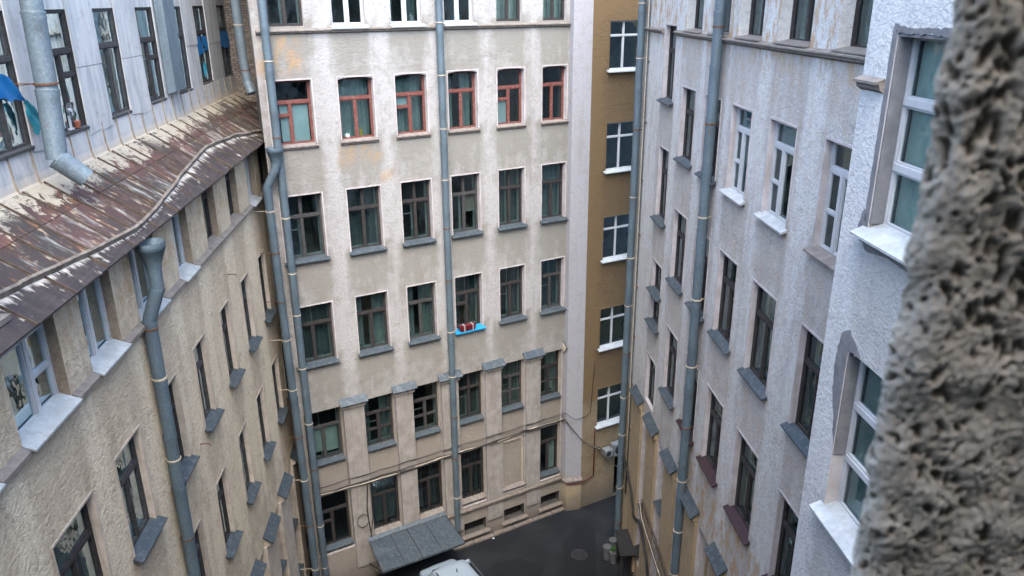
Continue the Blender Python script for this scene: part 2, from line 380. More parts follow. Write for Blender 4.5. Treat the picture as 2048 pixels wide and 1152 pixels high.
# ------------------------------------------------------------------ windows
CURT = ['curtain', 'curtain', 'curtain_dark', 'curtain_pale', None, 'curtain_dark', 'curtain']
def sill(W, a0, a1, z, d, mat, par, out=0.15, ear=0.08, name='window_sill', drop=0.05):
    mb = MB(W.T); dz = drop
    mb.prism([(-d + .02, z + .035), (0.0, z), (0.0, z - .05), (-d + .02, z - .05)], a0 + .004, a1 - .004)
    mb.prism([(0.001, z), (out, z - dz), (out, z - dz - .035), (out - .02, z - dz - .035), (0.02, z - .06), (0.001, z - .06)], a0 - ear, a1 + ear)
    return mb.obj(name, mat, par)
def trim(W, a0, a1, z0, z1, mat, par, w=0.045, t=0.016, n0=0.0):
    mb = MB(W.T)
    mb.box(a0 - w, a1 + w, n0 + .001, n0 + t, z1, z1 + w)
    mb.box(a0 - w, a0 - .001, n0 + .001, n0 + t, z0, z1 - .001); mb.box(a1 + .001, a1 + w, n0 + .001, n0 + t, z0, z1 - .001)
    return mb.obj('opening_trim', mat, par)

def window(W, a0, a1, z0, z1, d, par, style='dark', cfg='T', sillmat='tin', curt='auto', n0=0.0, inner=True,
           trimmat=None, sout=0.15, ear=.08, label=None, blind=None, arch=0.0):
    """style: material of frame; cfg: layout of transom and mullions"""
    R = random
    fm = {'dark': 'wood_dark', 'grey': 'wood_grey', 'red': 'wood_red', 'white': 'pvc'}[style]
    fw = 0.05 if style != 'white' else (0.035 if cfg == 'X' else 0.048)
    b0 = n0 - d - 0.07; b1 = n0 - d
    H = z1 - z0; wd = a1 - a0
    fr = MB(W.T)
    fr.box(a0, a0 + fw, b0, b1, z0, z1); fr.box(a1 - fw, a1, b0, b1, z0, z1)
    fr.box(a0 + fw, a1 - fw, b0, b1, z0, z0 + fw); fr.box(a0 + fw, a1 - fw, b0, b1, z1 - fw, z1)
    cells = []
    xs0, xs1, y0, y1 = a0 + fw, a1 - fw, z0 + fw, z1 - fw
    if cfg in ('T', 'TT', 'TF', 'T3'):
        zt = z0 + H * 0.66; tw = 0.04
        fr.box(xs0, xs1, b0, b1 + .015, zt - tw, zt + tw)
        mx = (a0 + a1) / 2
        fr.box(mx - .03, mx + .03, b0 + .002, b1 + .006, y0, zt - tw)
        if cfg == 'TT':
            fr.box(mx - .022, mx + .022, b0 + .002, b1 - .004, zt + tw, y1)
            cells += [(xs0, mx - .022, zt + tw, y1), (mx + .022, xs1, zt + tw, y1)]
        else: cells += [(xs0, xs1, zt + tw, y1)]
        if cfg == 'TF':
            zf = zt - tw - (zt - z0) * .27
            fr.box(xs0, mx - .03, b0 + .002, b1 + .004, zf - .03, zf + .03)
            cells += [(xs0, mx - .03, zf + .03, zt - tw), (xs0, mx - .03, y0, zf - .03), (mx + .03, xs1, y0, zt - tw)]
        elif cfg == 'T3':
            zf = (y0 + zt - tw) / 2
            fr.box(xs0, mx - .03, b0 + .002, b1 - .004, zf - .018, zf + .018); fr.box(mx + .03, xs1, b0 + .002, b1 - .004, zf - .018, zf + .018)
            cells += [(xs0, mx - .03, zf + .018, zt - tw), (xs0, mx - .03, y0, zf - .018), (mx + .03, xs1, zf + .018, zt - tw), (mx + .03, xs1, y0, zf - .018)]
        else: cells += [(xs0, mx - .03, y0, zt - tw), (mx + .03, xs1, y0, zt - tw)]
    elif cfg == 'M':                      # two equal casements
        mx = (a0 + a1) / 2; fr.box(mx - .05, mx + .05, b0 + .002, b1 + .004, y0, y1)
        cells += [(xs0, mx - .05, y0, y1), (mx + .05, xs1, y0, y1)]
    elif cfg == 'X':                      # brown-wall stair windows: off-centre cross
        mx = a0 + wd * .46; zt = z0 + H * .70
        fr.box(mx - .025, mx + .025, b0 + .002, b1 + .004, y0, y1); fr.box(xs0, mx - .025, b0, b1, zt - .025, zt + .025); fr.box(mx + .025, xs1, b0, b1, zt - .025, zt + .025)
        cells += [(xs0, mx - .025, zt + .025, y1), (mx + .025, xs1, zt + .025, y1), (xs0, mx - .025, y0, zt - .025), (mx + .025, xs1, y0, zt - .025)]
    elif cfg == 'R3':                     # three panes above each other
        for k in range(3): 
            if k: fr.box(xs0, xs1, b0, b1 + .01, z0 + H * k / 3 - .04, z0 + H * k / 3 + .04)
        cells += [(xs0, xs1, z0 + H / 3 * k + (.04 if k else fw), z0 + H / 3 * (k + 1) - (.04 if k < 2 else fw)) for k in range(3)]
    elif cfg == 'G':                      # pvc: narrow sash beside wide fixed pane, top light
        mx = a0 + wd * .40; zt = z0 + H * .74
        fr.box(xs0, xs1, b0, b1 + .004, zt - .045, zt + .045)
        fr.box(mx - .05, mx + .05, b0 + .002, b1 + .01, y0, zt - .045)
        zf = z0 + H * .36; fr.box(xs0, mx - .05, b0 + .002, b1, zf - .015, zf + .015)
        cells += [(xs0, xs1, zt + .045, y1), (xs0, mx - .05, zf + .015, zt - .045), (xs0, mx - .05, y0, zf - .015), (mx + .05, xs1, y0, zt - .045)]
    if arch:
        k = 8; pr = []
        for i in range(k + 1):
            u = i / k; pr.append((a0 + wd * u, z1 - arch * (2 * u - 1) ** 2))
        for i in range(k):
            (p, q), (p2, q2) = pr[i], pr[i + 1]
            fr.add([(p, n0 - .0, q), (p2, n0, q2), (p2, n0, z1), (p, n0, z1), (p, b0, q), (p2, b0, q2), (p2, b0, z1), (p, b0, z1)],
                   [(0, 1, 2, 3), (0, 4, 5, 1)], 1)
    wo = fr.obj('window', (fm, par['wallmat']) if arch else fm, par)
    if label: wo['label'] = label
    # sashes
    for (c0, c1, e0, e1) in cells:
        sw = 0.032 if style != 'white' else (.02 if cfg == 'X' else .03)
        sb = MB(W.T); q0, q1 = b0 + .012, b1 - .012
        tilt = R.uniform(-.012, .012)
        sb.box(c0, c0 + sw, q0, q1, e0, e1); sb.box(c1 - sw, c1, q0, q1, e0, e1)
        sb.box(c0 + sw, c1 - sw, q0, q1, e0, e0 + sw); sb.box(c0 + sw, c1 - sw, q0, q1, e1 - sw, e1)
        sb.obj('casement', fm, wo)
        g = MB(W.T); gq = q0 + .012
        g.add([(c0 + sw * .9, gq, e0 + sw * .9), (c1 - sw * .9, gq + tilt, e0 + sw * .9), (c1 - sw * .9, gq + tilt + R.uniform(-.006, .006), e1 - sw * .9), (c0 + sw * .9, gq, e1 - sw * .9)],
              [(0, 1, 2, 3)])
        g.obj('glass_pane', 'glass', wo)
    if inner:
        ib = MB(W.T); n = n0 - d - .22; w = .045; m2 = 'wood_inner'
        zt = z0 + H * (.62 if cfg != 'R3' else .5); mx = (a0 + a1) / 2 + R.uniform(-.08, .08)
        ib.box(a0 + .005, a0 + w + .05, n - .04, n, z0 + .01, z1 - .01); ib.box(a1 - w - .05, a1 - .005, n - .04, n, z0 + .01, z1 - .01)
        ib.box(a0 + w + .05, a1 - w - .05, n - .04, n, z0 + .01, z0 + w + .04); ib.box(a0 + w + .05, a1 - w - .05, n - .04, n, z1 - w - .04, z1 - .01)
        ib.box(a0 + w + .05, a1 - w - .05, n - .04, n + .006, zt - .03, zt + .03)
        ib.box(mx - .035, mx + .035, n - .04, n + .002, z0 + w + .04, zt - .03)
        if R.random() < .5: ib.box(a0 + w + .05, mx - .035, n - .04, n, zt - .42, zt - .38)
        if R.random() < .4: ib.box(mx - .014, mx + .014, n - .04, n, zt + .03, z1 - w - .04)
        ib.obj('inner_sash', m2, wo)
    # curtain
    cm = R.choice(CURT) if curt == 'auto' else curt
    if cm:
        n = n0 - d - .40; spans = [(a0 + .01, a1 - .01)] if R.random() < .55 else [(a0 + .01, a0 + wd * R.uniform(.25, .42)), (a1 - wd * R.uniform(.25, .42), a1 - .01)]
        for (c0, c1) in spans:
            k = max(6, int((c1 - c0) / .035)); vs_ = []; fs = []
            ph = R.random() * 6; am = .022 if cm != 'blind' else .003
            for i in range(k + 1):
                a = c0 + (c1 - c0) * i / k; o = am * sin(i * 1.25 + ph) + am * .6 * sin(i * .47 + ph)
                vs_ += [(a, n + o * 1.3, z0 + .03), (a, n + o, z1 - .03)]
            for i in range(k): fs.append((2 * i, 2 * i + 2, 2 * i + 3, 2 * i + 1))
            c = MB(W.T); c.add(vs_, fs); c.obj('curtain', cm, wo, smooth=True)
    if blind:
        for (c0, c1, e0, e1, mm) in blind:
            b = MB(W.T); b.box(a0 + wd * c0, a0 + wd * c1, n0 - d - .115, n0 - d - .11, z0 + H * e0, z0 + H * e1); b.obj('blind', mm, wo)
    if sillmat:
        if sillmat == 'stone':
            sb = MB(W.T)
            sb.prism([(-d + .02, z0 + .03), (0.0, z0), (.10, z0 - .02), (.10, z0 - .055), (.07, z0 - .06), (.05, z0 - .12), (.0, z0 - .14), (-d + .02, z0 - .05)], a0 - .06, a1 + .06)
            # the ends that enter the wall are hidden by it
            sb.obj('window_sill', 'stone_sill', wo)
        else:
            s_ = MB(W.T); z = z0; out = sout
            s_.prism([(n0 - d + .02, z + .045), (n0, z + .008), (n0, z - .05), (n0 - d + .02, z - .05)], a0 + .004, a1 - .004)
            s_.prism([(n0 + .001, z + .008), (n0 + out, z - .05), (n0 + out, z - .085), (n0 + out - .02, z - .085), (n0 + .03, z - .06), (n0 + .001, z - .06)], a0 - ear, a1 + ear)
            s_.obj('window_sill', sillmat, wo)
    if trimmat: trim(W, a0, a1, z0 + .02, z1, trimmat, wo, n0=n0)
    return wo

def ledge(W, s0, s1, z, out, par, mat='tin_brown', k=None, name='ledge'):
    """string course capped with tin in separate lengths"""
    mb = MB(W.T); mb.prism([(0.001, z - .02), (out - .03, z - .05), (out - .05, z - .12), (0.001, z - .16)], s0, s1); mb.obj(name, 'stone_sill', par)
    a = s0
    while a < s1 - .05:
        b = min(s1, a + random.uniform(1.2, 1.9)); j = random.uniform(-.008, .008)
        m = MB(W.T); m.prism([(0.002, z + .01 + j), (out, z - .035 + j), (out, z - .065 + j), (out - .015, z - .065 + j), (0.02, z - .015 + j)], a, b - .01)
        m.obj('ledge_tin', mat, par); a = b

def cap(W, a0, a1, z, par, mat='tin', out=.36, drop=.26):
    m = MB(W.T); j = random.uniform(-.02, .02)
    m.prism([(0.002, z), (out, z - drop + j), (out, z - drop - .04 + j), (out - .02, z - drop - .04 + j), (0.002, z - .04)], a0, a1)
    m.obj('pilaster_cap', mat, par)
    m = MB(W.T); m.prism([(0.002, z - .06), (out - .08, z - drop - .02), (out - .12, z - drop - .13), (.14, z - drop - .2), (0.002, z - drop - .2)], a0 + .07, a1 - .07)
    m.obj('pilaster_capital', 'jamb_o' if par['wallmat'] == 'st_b' else 'jamb', par)

# ================================================================== GROUND
g = MB()
g.add([(-60, -30, 0), (60, -30, 0), (60, 90, 0), (-60, 90, 0)], [(0, 1, 2, 3)])
go = g.obj('ground', 'asphalt'); go['kind'] = 'structure'

# ================================================================== CENTRE BUILDING (A)
WA = Wall((-7.72, 24.486), (2.2, 30.17))
bA = thing('apartment_building', (-2.7, 27.4, 0), 'pale plastered apartment building facing the camera across the yard, with one row of red windows', 'building')
bA['wallmat'] = 'st_a'
ax = [(-7.5, -6.3), (-5.55, -4.52), (-3.85, -2.86), (-2.16, -1.17), (-.47, .5), (1.18, 2.12)]
AC = [(WA.sx(a), WA.sx(b)) for a, b in ax]
holesA = []; D = .24
r1x = [(-7.27, -6.33), (-5.57, -4.62), (-3.87, -2.92), (-2.21, -1.25), (-.47, .42), (1.19, 2.06)]
rows = {2: (17.66, 19.68), 3: (13.82, 16.03), 4: (9.95, 12.15)}
for (a, b) in r1x: holesA.append((WA.sx(a), WA.sx(b), 21.27, 23.4, .22, 1, 1.5))
for r, (z0, z1) in rows.items():
    for (a, b) in AC: holesA.append((a, b, z0, z1, .24, 1, 1.6))
BAYT = 8.04
for (a, b) in AC: holesA.append((a - .03, b + .03, 1.78, BAYT, .14, 1, .14))
for i, (a, b) in enumerate(AC):
    if i >= 1: holesA.append((a + .05, b - .05, .38, .95, .3, 3, 1.2))
def sootA(a, z):
    v = 0
    if a < 2.0 and z > 12: v = max(v, .75 - a * .25)
    if z < 9.5: v = max(v, .35)
    if a < 1.9 and z < 12: v = max(v, .4)
    return v
def rustA(a, z):
    return 1.0 if (17.0 < z < 17.62 and AC[1][0] - .2 < a < AC[1][1] + .2) or (16.1 < z < 16.6 and 3.7 < a < 4.2) or (19.8 < z < 20.9 and a < 1.6) else 0.0
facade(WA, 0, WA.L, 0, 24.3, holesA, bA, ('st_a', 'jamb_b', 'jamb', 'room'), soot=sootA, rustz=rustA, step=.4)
# bay panels behind, with their own openings
for i, (a, b) in enumerate(AC):
    hs = [(a + .02, b - .02, 5.87, 7.98, .16, 1, 1.5)]
    if i != 4: hs.append((a + .02, b - .02, 2.03, 4.37, .16, 1, 1.5))
    facade(WA, a - .03, b + .03, 1.78, BAYT, hs, bA, ('st_a', 'jamb', 'jamb', 'room_dark'), name='bay_panel', n0=-.139, step=.6, soot=lambda a, z: .35)
    window(WA, a + .02, b - .02, 5.87, 7.98, .12, bA, 'dark' if i % 2 else 'grey', ['T', 'T3', 'T3', 'TT', 'T3', 'T3'][i], 'tin', n0=-.139, sout=.15, ear=0.0,
           curt=['blind', 'curtain', None, 'curtain_dark', 'curtain', 'curtain_pale'][i] if i else None,
           blind=[(.1, .46, .15, .62, 'curtain_pale'), (.54, .9, .12, .62, 'curtain_pale')] if i == 0 else None)
    if i != 4:
        w6 = window(WA, a + .02, b - .02, 2.03, 4.37, .12, bA, 'dark', 'TF' if i == 0 else 'T', 'tin' if i in (0, 5) else 'tin_brown', n0=-.139, ear=0.0, inner=False,
               curt='curtain_dark' if i in (1, 2, 3) else None, blind=[(.55, .9, .02, .6, 'curtain_pale')] if i == 5 else None)
        if i in (1, 2, 3):        # iron grilles
            gr = MB(WA.T)
            for k in range(7):
                x = a + .06 + (b - a - .12) * k / 6
                gr.box(x - .008, x + .008, -.165, -.15, 2.1, 4.3)
            for zz in (2.5, 3.3, 4.0): gr.box(a + .03, b - .03, -.150, -.142, zz - .01, zz + .01)
            gr.obj('iron_grille', 'black', w6)
    else:
        s_ = MB(WA.T); s_.prism([(-.138, 2.05), (.06, 1.98), (.06, 1.94), (-.138, 1.94)], a, b); s_.obj('blind_window_sill', 'stone_sill', bA)
        f_ = MB(WA.T)
        for (x0, x1, y0, y1) in ((a + .04, a + .10, 2.1, 4.3), (b - .10, b - .04, 2.1, 4.3), (a + .1, b - .1, 4.24, 4.3)): f_.box(x0, x1, -.138, -.11, y0, y1)
        f_.obj('blind_window_frame', 'jamb', bA)
    if i >= 1:
        bw = MB(WA.T); bw.box(a + .05, b - .05, -.34, -.3, .38, .95)
        for k in range(5):
            x = a + .1 + (b - a - .2) * k / 4; bw.box(x - .01, x + .01, -.26, -.24, .39, .94)
        bw.obj('basement_grating', 'black_dull', bA)
        bc = MB(WA.T); bc.prism([(0.002, .36), (.16, .30), (.16, .24), (0.002, .24)], a - .1, b + .1); bc.obj('basement_sill', 'dirty_stone', bA)
# pilasters between the bays with tin caps
edges = [0.02] + [v for ab in AC for v in ab] + [WA.L]
for i in range(1, 6):
    a0, a1 = AC[i - 1][1] + .035, AC[i][0] - .035
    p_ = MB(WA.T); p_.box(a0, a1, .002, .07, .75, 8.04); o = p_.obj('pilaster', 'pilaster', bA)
    cap(WA, a0 - .13, a1 + .13, 8.33, bA, out=.25, drop=.2)
cap(WA, AC[5][1] + .03, WA.L - .02, 8.4, bA, out=.3, drop=.24)
pl = MB(WA.T); pl.prism([(0.071, 1.74), (.16, 1.70), (.16, 1.62), (.11, 1.56), (0.071, 1.56)], AC[2][1] + .04, WA.L + .05); pl.obj('plinth_ledge', 'dirty_stone', bA)
pl = MB(WA.T); pl.box(AC[2][1] + .04, WA.L, .0715, .075, .0, .74); 
for r, (z0, z1) in rows.items():
    for i, (a, b) in enumerate(AC):
        st = 'red' if r == 2 else ('dark' if (i + r) % 3 else 'grey')
        cf = {2: ['TF', 'T', 'TF', 'T', 'TF', 'T'], 3: ['TT', 'TT', 'TT', 'TT', 'TT', 'T'], 4: ['T', 'T', 'T', 'TF', 'T', 'T']}[r][i]
        sm = 'stone' if r == 2 else ('tin_blue' if (r, i) == (4, 3) else 'tin')
        cu = {2: [None, 'curtain', 'curtain', 'curtain', None, None], 3: [None, 'curtain_dark', None, None, 'curtain_dark', 'curtain'],
              4: ['curtain_dark', 'curtain', 'curtain', 'curtain_dark', 'curtain_dark', 'curtain_dark']}[r][i]
        bl = None
        if (r, i) == (2, 0): bl = [(.28, .50, .05, .62, 'blind'), (.56, .93, .04, .62, 'blind')]
        if (r, i) == (2, 4): bl = [(.06, .46, .03, .45, 'blind')]
        if (r, i) == (2, 2): bl = [(.08, .44, .45, .62, 'blind')]
        if (r, i) == (3, 3): bl = [(.52, .93, .34, .63, 'brick')]
        lab = {(4, 3): 'dark window with a bright blue sill', (2, 0): 'red framed window with two pale blinds'}.get((r, i))
        window(WA, a, b, z0, z1, .2, bA, st, cf, sm, cu, trimmat='jamb_b', inner=r != 2, blind=bl, label=lab, arch=.06 if r == 2 and i else 0)
for i, (a, b) in enumerate(r1x):
    st = ['dark', 'white', 'white', 'white', 'dark', 'dark'][i]
    window(WA, WA.sx(a), WA.sx(b), 21.27, 23.4, .14, bA, st, 'M' if st == 'white' else 'T', None, [None, None, 'curtain_dark', None, 'curtain_pale', 'curtain_pale'][i], inner=st == 'dark')
    if st == 'white':
        m = MB(WA.T); m.prism([(-.14, 21.31), (.17, 21.22), (.17, 21.17), (-.14, 21.2)], WA.sx(a) - .05, WA.sx(b) + .08); m.obj('window_sill', 'tin_white', bA)
ledge(WA, 0.1, WA.L - .02, 21.2, .13, bA)
rf = MB(WA.T); rf.box(-.3, WA.L + 3.5, -7, .5, 24.3, 24.5); rf.obj('roof', 'tin', bA)
# left return of the block
ret = MB(); ret.add([(-7.72, 24.486, 0), (-7.72, 24.486, 24.3), (-10.4, 32.6, 24.3), (-10.4, 32.6, 0)], [(0, 1, 2, 3)])
ret.obj('wall_return', 'st_a', bA)

# ================================================================== CHAMFERED PIER + OCHRE STAIR BLOCK
bP = thing('corner_pier', (2.7, 30.2, 0), 'whitish chamfered plaster pier between the centre facade and the ochre wall', 'pier'); bP['wallmat'] = 'st_p'
for (p, q) in (((2.2, 30.172), (2.33, 29.97)), ((2.33, 29.97), (3.05, 30.09))):
    w = Wall(p, q); facade(w, 0, w.L, 0, 24.3, [], bP, ('st_p', 'st_p', 'st_p', 'st_p'), name='pier_face')
for (p, q, z1) in (((2.16, 30.16), (2.38, 29.85), 1.5), ((2.38, 29.85), (3.07, 30.0), 1.5)):
    w = Wall(p, q); facade(w, 0, w.L, 0, z1, [], bP, ('st_p', 'st_p', 'st_p', 'st_p'), name='plinth_face')
    t_ = MB(w.T); t_.prism([(0.001, 1.5), (.05, 1.5), (.08, 1.56), (.08, 1.62), (-.12, 1.70), (-.12, 1.5)], -.03, w.L + .03); t_.obj('plinth_ledge', 'stone_sill', bP)
WO = Wall((3.05, 30.09), (6.9, 32.213))
bO = thing('stair_block', (4.6, 30.95, 0), 'ochre plastered stair block with white framed windows in the far corner', 'building'); bO['wallmat'] = 'st_o'
oc = (WO.sx(3.73), WO.sx(5.06)); OR = [(24.0, 25.4), (19.46, 21.23), (15.6, 17.47), (11.88, 13.70), (7.88, 9.69), (4.08, 5.91)]
facade(WO, 0, WO.L, 0, 24.3, [(oc[0], oc[1], a, b, .16, 1, 2.2) for a, b in OR] + [(WO.sx(4.68), WO.sx(5.5), .02, 2.1, .2, 1, 2.5)], bO, ('st_o', 'st_o', 'st_o', 'room_dark'), step=.4,
       soot=lambda a, z: .5 if z < 3 else .0)
for a, b in OR[1:]:
    w = window(WO, oc[0], oc[1], a, b, .1, bO, 'white', 'X', 'tin_white', None, inner=False, sout=.17, ear=.1, trimmat='st_o')
    s2 = MB(WO.T)       # stair flight seen behind the glass
    s2.prism([(-1.2, a + .2), (-1.2, a + .05), (-1.9, a + .05), (-1.9, a + .2)], oc[0], oc[1]); s2.add([(oc[0] + .5, -1.15, a), (oc[1], -1.15, a), (oc[1], -1.15, a + 1.1)], [(0, 1, 2)])
    s2.obj('stair_flight', 'room', w)

# ================================================================== RIGHT BUILDING (B)
WB = Wall((4.565, 27.75), (5.93, 10.25), flip=False)
bB = thing('apartment_building', (5.2, 19, 0), 'long bluish white apartment building on the right with ochre lower storeys and burgundy sills', 'building'); bB['wallmat'] = 'st_b'
Bc = {1: (25.0, 23.85), 2: (22.87, 21.62), 3: (20.76, 19.56), 4: (18.73, 17.5), 5: (16.46, 15.16), 6: (13.92, 12.7), 7: (11.7, 10.5)}
Bs = {k: (WB.sy(a), WB.sy(b)) for k, (a, b) in Bc.items()}
BR = {2: (17.6, 19.62), 3: (13.82, 16.03), 4: (9.97, 12.2)}
c1r = [(19.05, 21.23), (15.25, 17.56), (12.74, 13.76), (11.57, 12.53), (8.45, 10.27)]
hB = []
for k in range(2, 8):
    for r, (a, b) in BR.items(): hB.append((*Bs[k], a, b, .19, 1, 1.5))
for a, b in c1r: hB.append((*Bs[1], a, b, .19, 1, 1.5))
BB = {1: (25.0, 24.3), 2: (22.9, 21.95), 3: (20.65, 19.75), 4: (18.45, 17.25), 5: (16.1, 15.0), 6: (13.9, 12.8)}
Bb = {k: (WB.sy(a), WB.sy(b)) for k, (a, b) in BB.items()}
for k in Bb: hB.append((Bb[k][0] - .08, Bb[k][1] + .08, 1.3, 7.86, .3, 1, .3))
T1 = {k: (Bs[k][0] - .1, Bs[k][1] + .1) for k in range(2, 8)}
for k in T1: hB.append((*T1[k], 21.14, 23.6, .32, 0, 1.6))
def rustB(a, z):
    if z > 20.6: return 1.0 if z > 21.1 else .7
    if 7.6 < z < 9.6 and a > 8: return 1.0
    return .25
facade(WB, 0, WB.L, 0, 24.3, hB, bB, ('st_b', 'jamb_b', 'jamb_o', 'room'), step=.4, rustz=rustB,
       soot=lambda a, z: .6 if (7.3 < a < 8.6 and z > 7) else (.3 if z < 9 else 0))
for k, (a, b) in Bb.items():
    a, b = a - .08, b + .08
    zz = (3.95, 6.27) if k == 1 else (5.57, 7.75)
    hs = [(a + .06, b - .06, *zz, .16, 1, 1.4)]
    if k > 1: hs.append((a + .06, b - .06, 1.7, 3.9, .16, 1, 1.4))
    facade(WB, a, b, 1.3, 7.86, hs, bB, ('st_b', 'jamb_o', 'jamb_o', 'room_dark'), name='bay_panel', n0=-.299, step=.6)
    window(WB, a + .06, b - .06, *zz, .1, bB, 'white' if k == 4 else 'dark', 'M' if k == 4 else 'T', 'tin' if k != 3 else 'tin_brown', 'curtain_dark', n0=-.299, sout=.36, ear=0)
    if k > 1: window(WB, a + .06, b - .06, 1.7, 3.9, .1, bB, 'dark', 'T', 'tin', 'curtain_dark', n0=-.299, sout=.32, ear=0, inner=False)
ks = sorted(Bb)
prev = WB.sy(26.3)
for k in ks:
    a0, a1 = prev, Bb[k][0] - .085
    p_ = MB(WB.T); p_.box(a0, a1, .002, .09, .6, 7.86); p_.obj('pilaster', 'jamb_o', bB)
    cap(WB, a0 - .06, a1 + .05, 8.3, bB, out=.27, drop=.2)
    prev = Bb[k][1] + .085
for r, (z0, z1) in BR.items():
    for k in range(2, 8):
        st, cf, sm, cu, bl, inn = 'dark', 'T', 'tin', 'curtain', None, True
        if r == 2 and k in (4, 5, 6):
            st, cf, sm = 'white', 'G', 'tin_white' if k < 6 else 'tin_brown'; inn = False; cu = 'curtain' if k == 6 else None
            if k < 6: bl = [(.1, .95, .72, .96, 'blind_teal')]
            if k == 4: bl = [(.1, .95, .05, .96, 'blind_teal')]
        if r == 4 and k >= 3: sm = 'tin_burg'
        lab = 'window with white plastic frame and blue blind' if bl else ('dark window over a burgundy sill' if sm == 'tin_burg' else None)
        window(WB, *Bs[k], z0, z1, .12, bB, st, cf, sm, cu, trimmat='jamb_b', inner=inn, blind=bl, sout=.14, ear=.1, label=lab)
for j, (a, b) in enumerate(c1r):
    window(WB, *Bs[1], a, b, .12, bB, 'dark', 'T' if b - a > 1.2 else 'M', 'tin' if j < 4 else None, 'curtain_dark', trimmat='jamb_b', inner=False, sout=.17, ear=.1)
for k in T1: window(WB, *T1[k], 21.14, 23.6, .24, bB, 'dark', 'T', None, 'curtain', inner=True)
for (a, b) in ((0.3, WB.sy(25.2)), (WB.sy(23.8), WB.L)): ledge(WB, a, b, 21.12, .13, bB)
for k in T1:
    m = MB(WB.T); m.prism([(-.24, 21.20), (.10, 21.145), (.10, 21.12), (-.24, 21.14)], T1[k][0] + .004, T1[k][1] - .004); m.obj('window_sill', 'tin_brown', bB)
rf = MB(WB.T); rf.box(-.2, WB.L, -8, .5, 24.3, 24.5); rf.obj('roof', 'tin', bB)
be = MB(); be.add([(4.565, 27.75, 0), (12, 28.3, 0), (12, 28.3, 24.3), (4.565, 27.75, 24.3)], [(0, 1, 2, 3)]); be.obj('wall_return', 'st_b', bB)

# ================================================================== STAIR TOWER (E)
WE = Wall((4.195, 9.55), (4.195 + .0778 * 10.2, 9.55 - 10.2))
bE = thing('stair_tower', (4.5, 6, 0), 'pale plastered tower jutting out at the right, with cement patched white three pane windows', 'building'); bE['wallmat'] = 'st_e'
hE = [(WE.sy(8.93), WE.sy(7.35), 19.42, 21.63, .24, 1, 2.0), (WE.sy(8.93), WE.sy(7.35), 15.5, 17.82, .24, 1, 2.0), (WE.sy(8.93), WE.sy(7.35), 11.6, 13.9, .24, 1, 2.0)]
facade(WE, 0, WE.L, 0, 24.3, hE, bE, ('st_e', 'jamb_b', 'jamb', 'room'), step=.3, soot=lambda a, z: .0)
re_ = MB(); re_.add([(4.195, 9.55, 0), (8.5, 9.9, 0), (8.5, 9.9, 24.3), (4.195, 9.55, 24.3)], [(0, 1, 2, 3)]); re_.obj('wall_return', 'st_e', bE)
for j, h in enumerate(hE):
    w = window(WE, h[0], h[1], h[2], h[3], .17, bE, 'white', 'R3', None, None, inner=False, blind=[(.04, .96, .02, .98, 'curtain_pale' if j == 0 else 'curtain')])
    s_ = MB(WE.T); z = h[2]
    s_.prism([(-.17, z + .05), (.001, z + .0), (.001, z - .03), (-.17, z + .01)], h[0] + .004, h[1] - .004)
    s_.prism([(.001, z), (.16, z - .07), (.16, z - .10), (.001, z - .03)], h[0] - .1, h[1] + .1); s_.obj('window_sill', 'tin_white', w)
# cement repairs: thin rough skins round the openings
def patch(W, pts, par, t=.006, mat='cement'):
    q = []
    for k, (a, z) in enumerate(pts):
        a2, z2 = pts[(k + 1) % len(pts)]; L = hypot(a2 - a, z2 - z); nn = max(1, int(L / .06))
        free = min(a, a2) < h[0] - .01 or len(q) > 0 and min(z, z2) > h[3] + .01
        for i in range(nn):
            t_ = i / nn; jj = .022 if (free and 0 < i) else 0
            q.append((a + (a2 - a) * t_ + random.uniform(-jj, jj), z + (z2 - z) * t_ + random.uniform(-jj, jj)))
    pts = q
    m = MB(W.T); n = len(pts)
    c = (sum(p[0] for p in pts) / n, sum(p[1] for p in pts) / n)
    vs_ = [(a, .002, z) for a, z in pts] + [(c[0] + (a - c[0]) * .93, t, c[1] + (z - c[1]) * .95) for a, z in pts]
    fs = [tuple(range(n, 2 * n))] + [(i, (i + 1) % n, (i + 1) % n + n, i + n) for i in range(n)]
    m.add(vs_, fs); return m.obj('cement_patch', mat, par)
h = hE[0]
lin = MB(WE.T)
lin.box(h[0] + .001, h[0] + .03, -.165, -.01, h[2] + .05, h[3] - .04); lin.box(h[0] + .001, h[1], -.165, -.01, h[3] - .04, h[3] - .001); lin.obj('cement_lining', 'cement', bE)
def jag(a0, a1, z0, z1, n, amp):
    pts = []
    for i in range(n): pts.append((a0 + random.uniform(-amp, amp), z0 + (z1 - z0) * i / (n - 1)))
    for i in range(n): pts.append((a1, z1 + (z0 - z1) * i / (n - 1)))
    return pts
patch(WE, jag(h[0] - .10, h[0] - .003, h[2], h[3] + .08, 30, .008), bE)
patch(WE, [(h[0] - .1, h[3] + .002), (h[1], h[3] + .002), (h[1], h[3] + .07), (h[0] + .4, h[3] + .06), (h[0] - .12, h[3] + .09)], bE)
patch(WE, [(h[0] - .22, h[2] - .02), (h[0] - .16, h[2] - .2), (h[0] + .1, h[2] - .28), (h[0] + .5, h[2] - .22), (h[1], h[2] - .3), (h[1], h[2] - .04), (h[0] - .1, h[2] - .02), (h[0] - .13, h[2] + .2)], bE)
h = hE[1]
patch(WE, [(h[0] - .003, h[3] + .02), (h[0] - .003, h[2] + .9), (h[0] - .08, h[2] + 1.1), (h[0] - .12, h[2] + 1.35), (h[0] - .22, h[2] + 1.6), (h[0] - .28, h[2] + 1.95),
           (h[0] - .27, h[2] + 2.25), (h[0] - .17, h[3] + .18), (h[0] - .02, h[3] + .26), (h[0] + .16, h[3] + .14), (h[0] + .3, h[3] + .03)], bE)
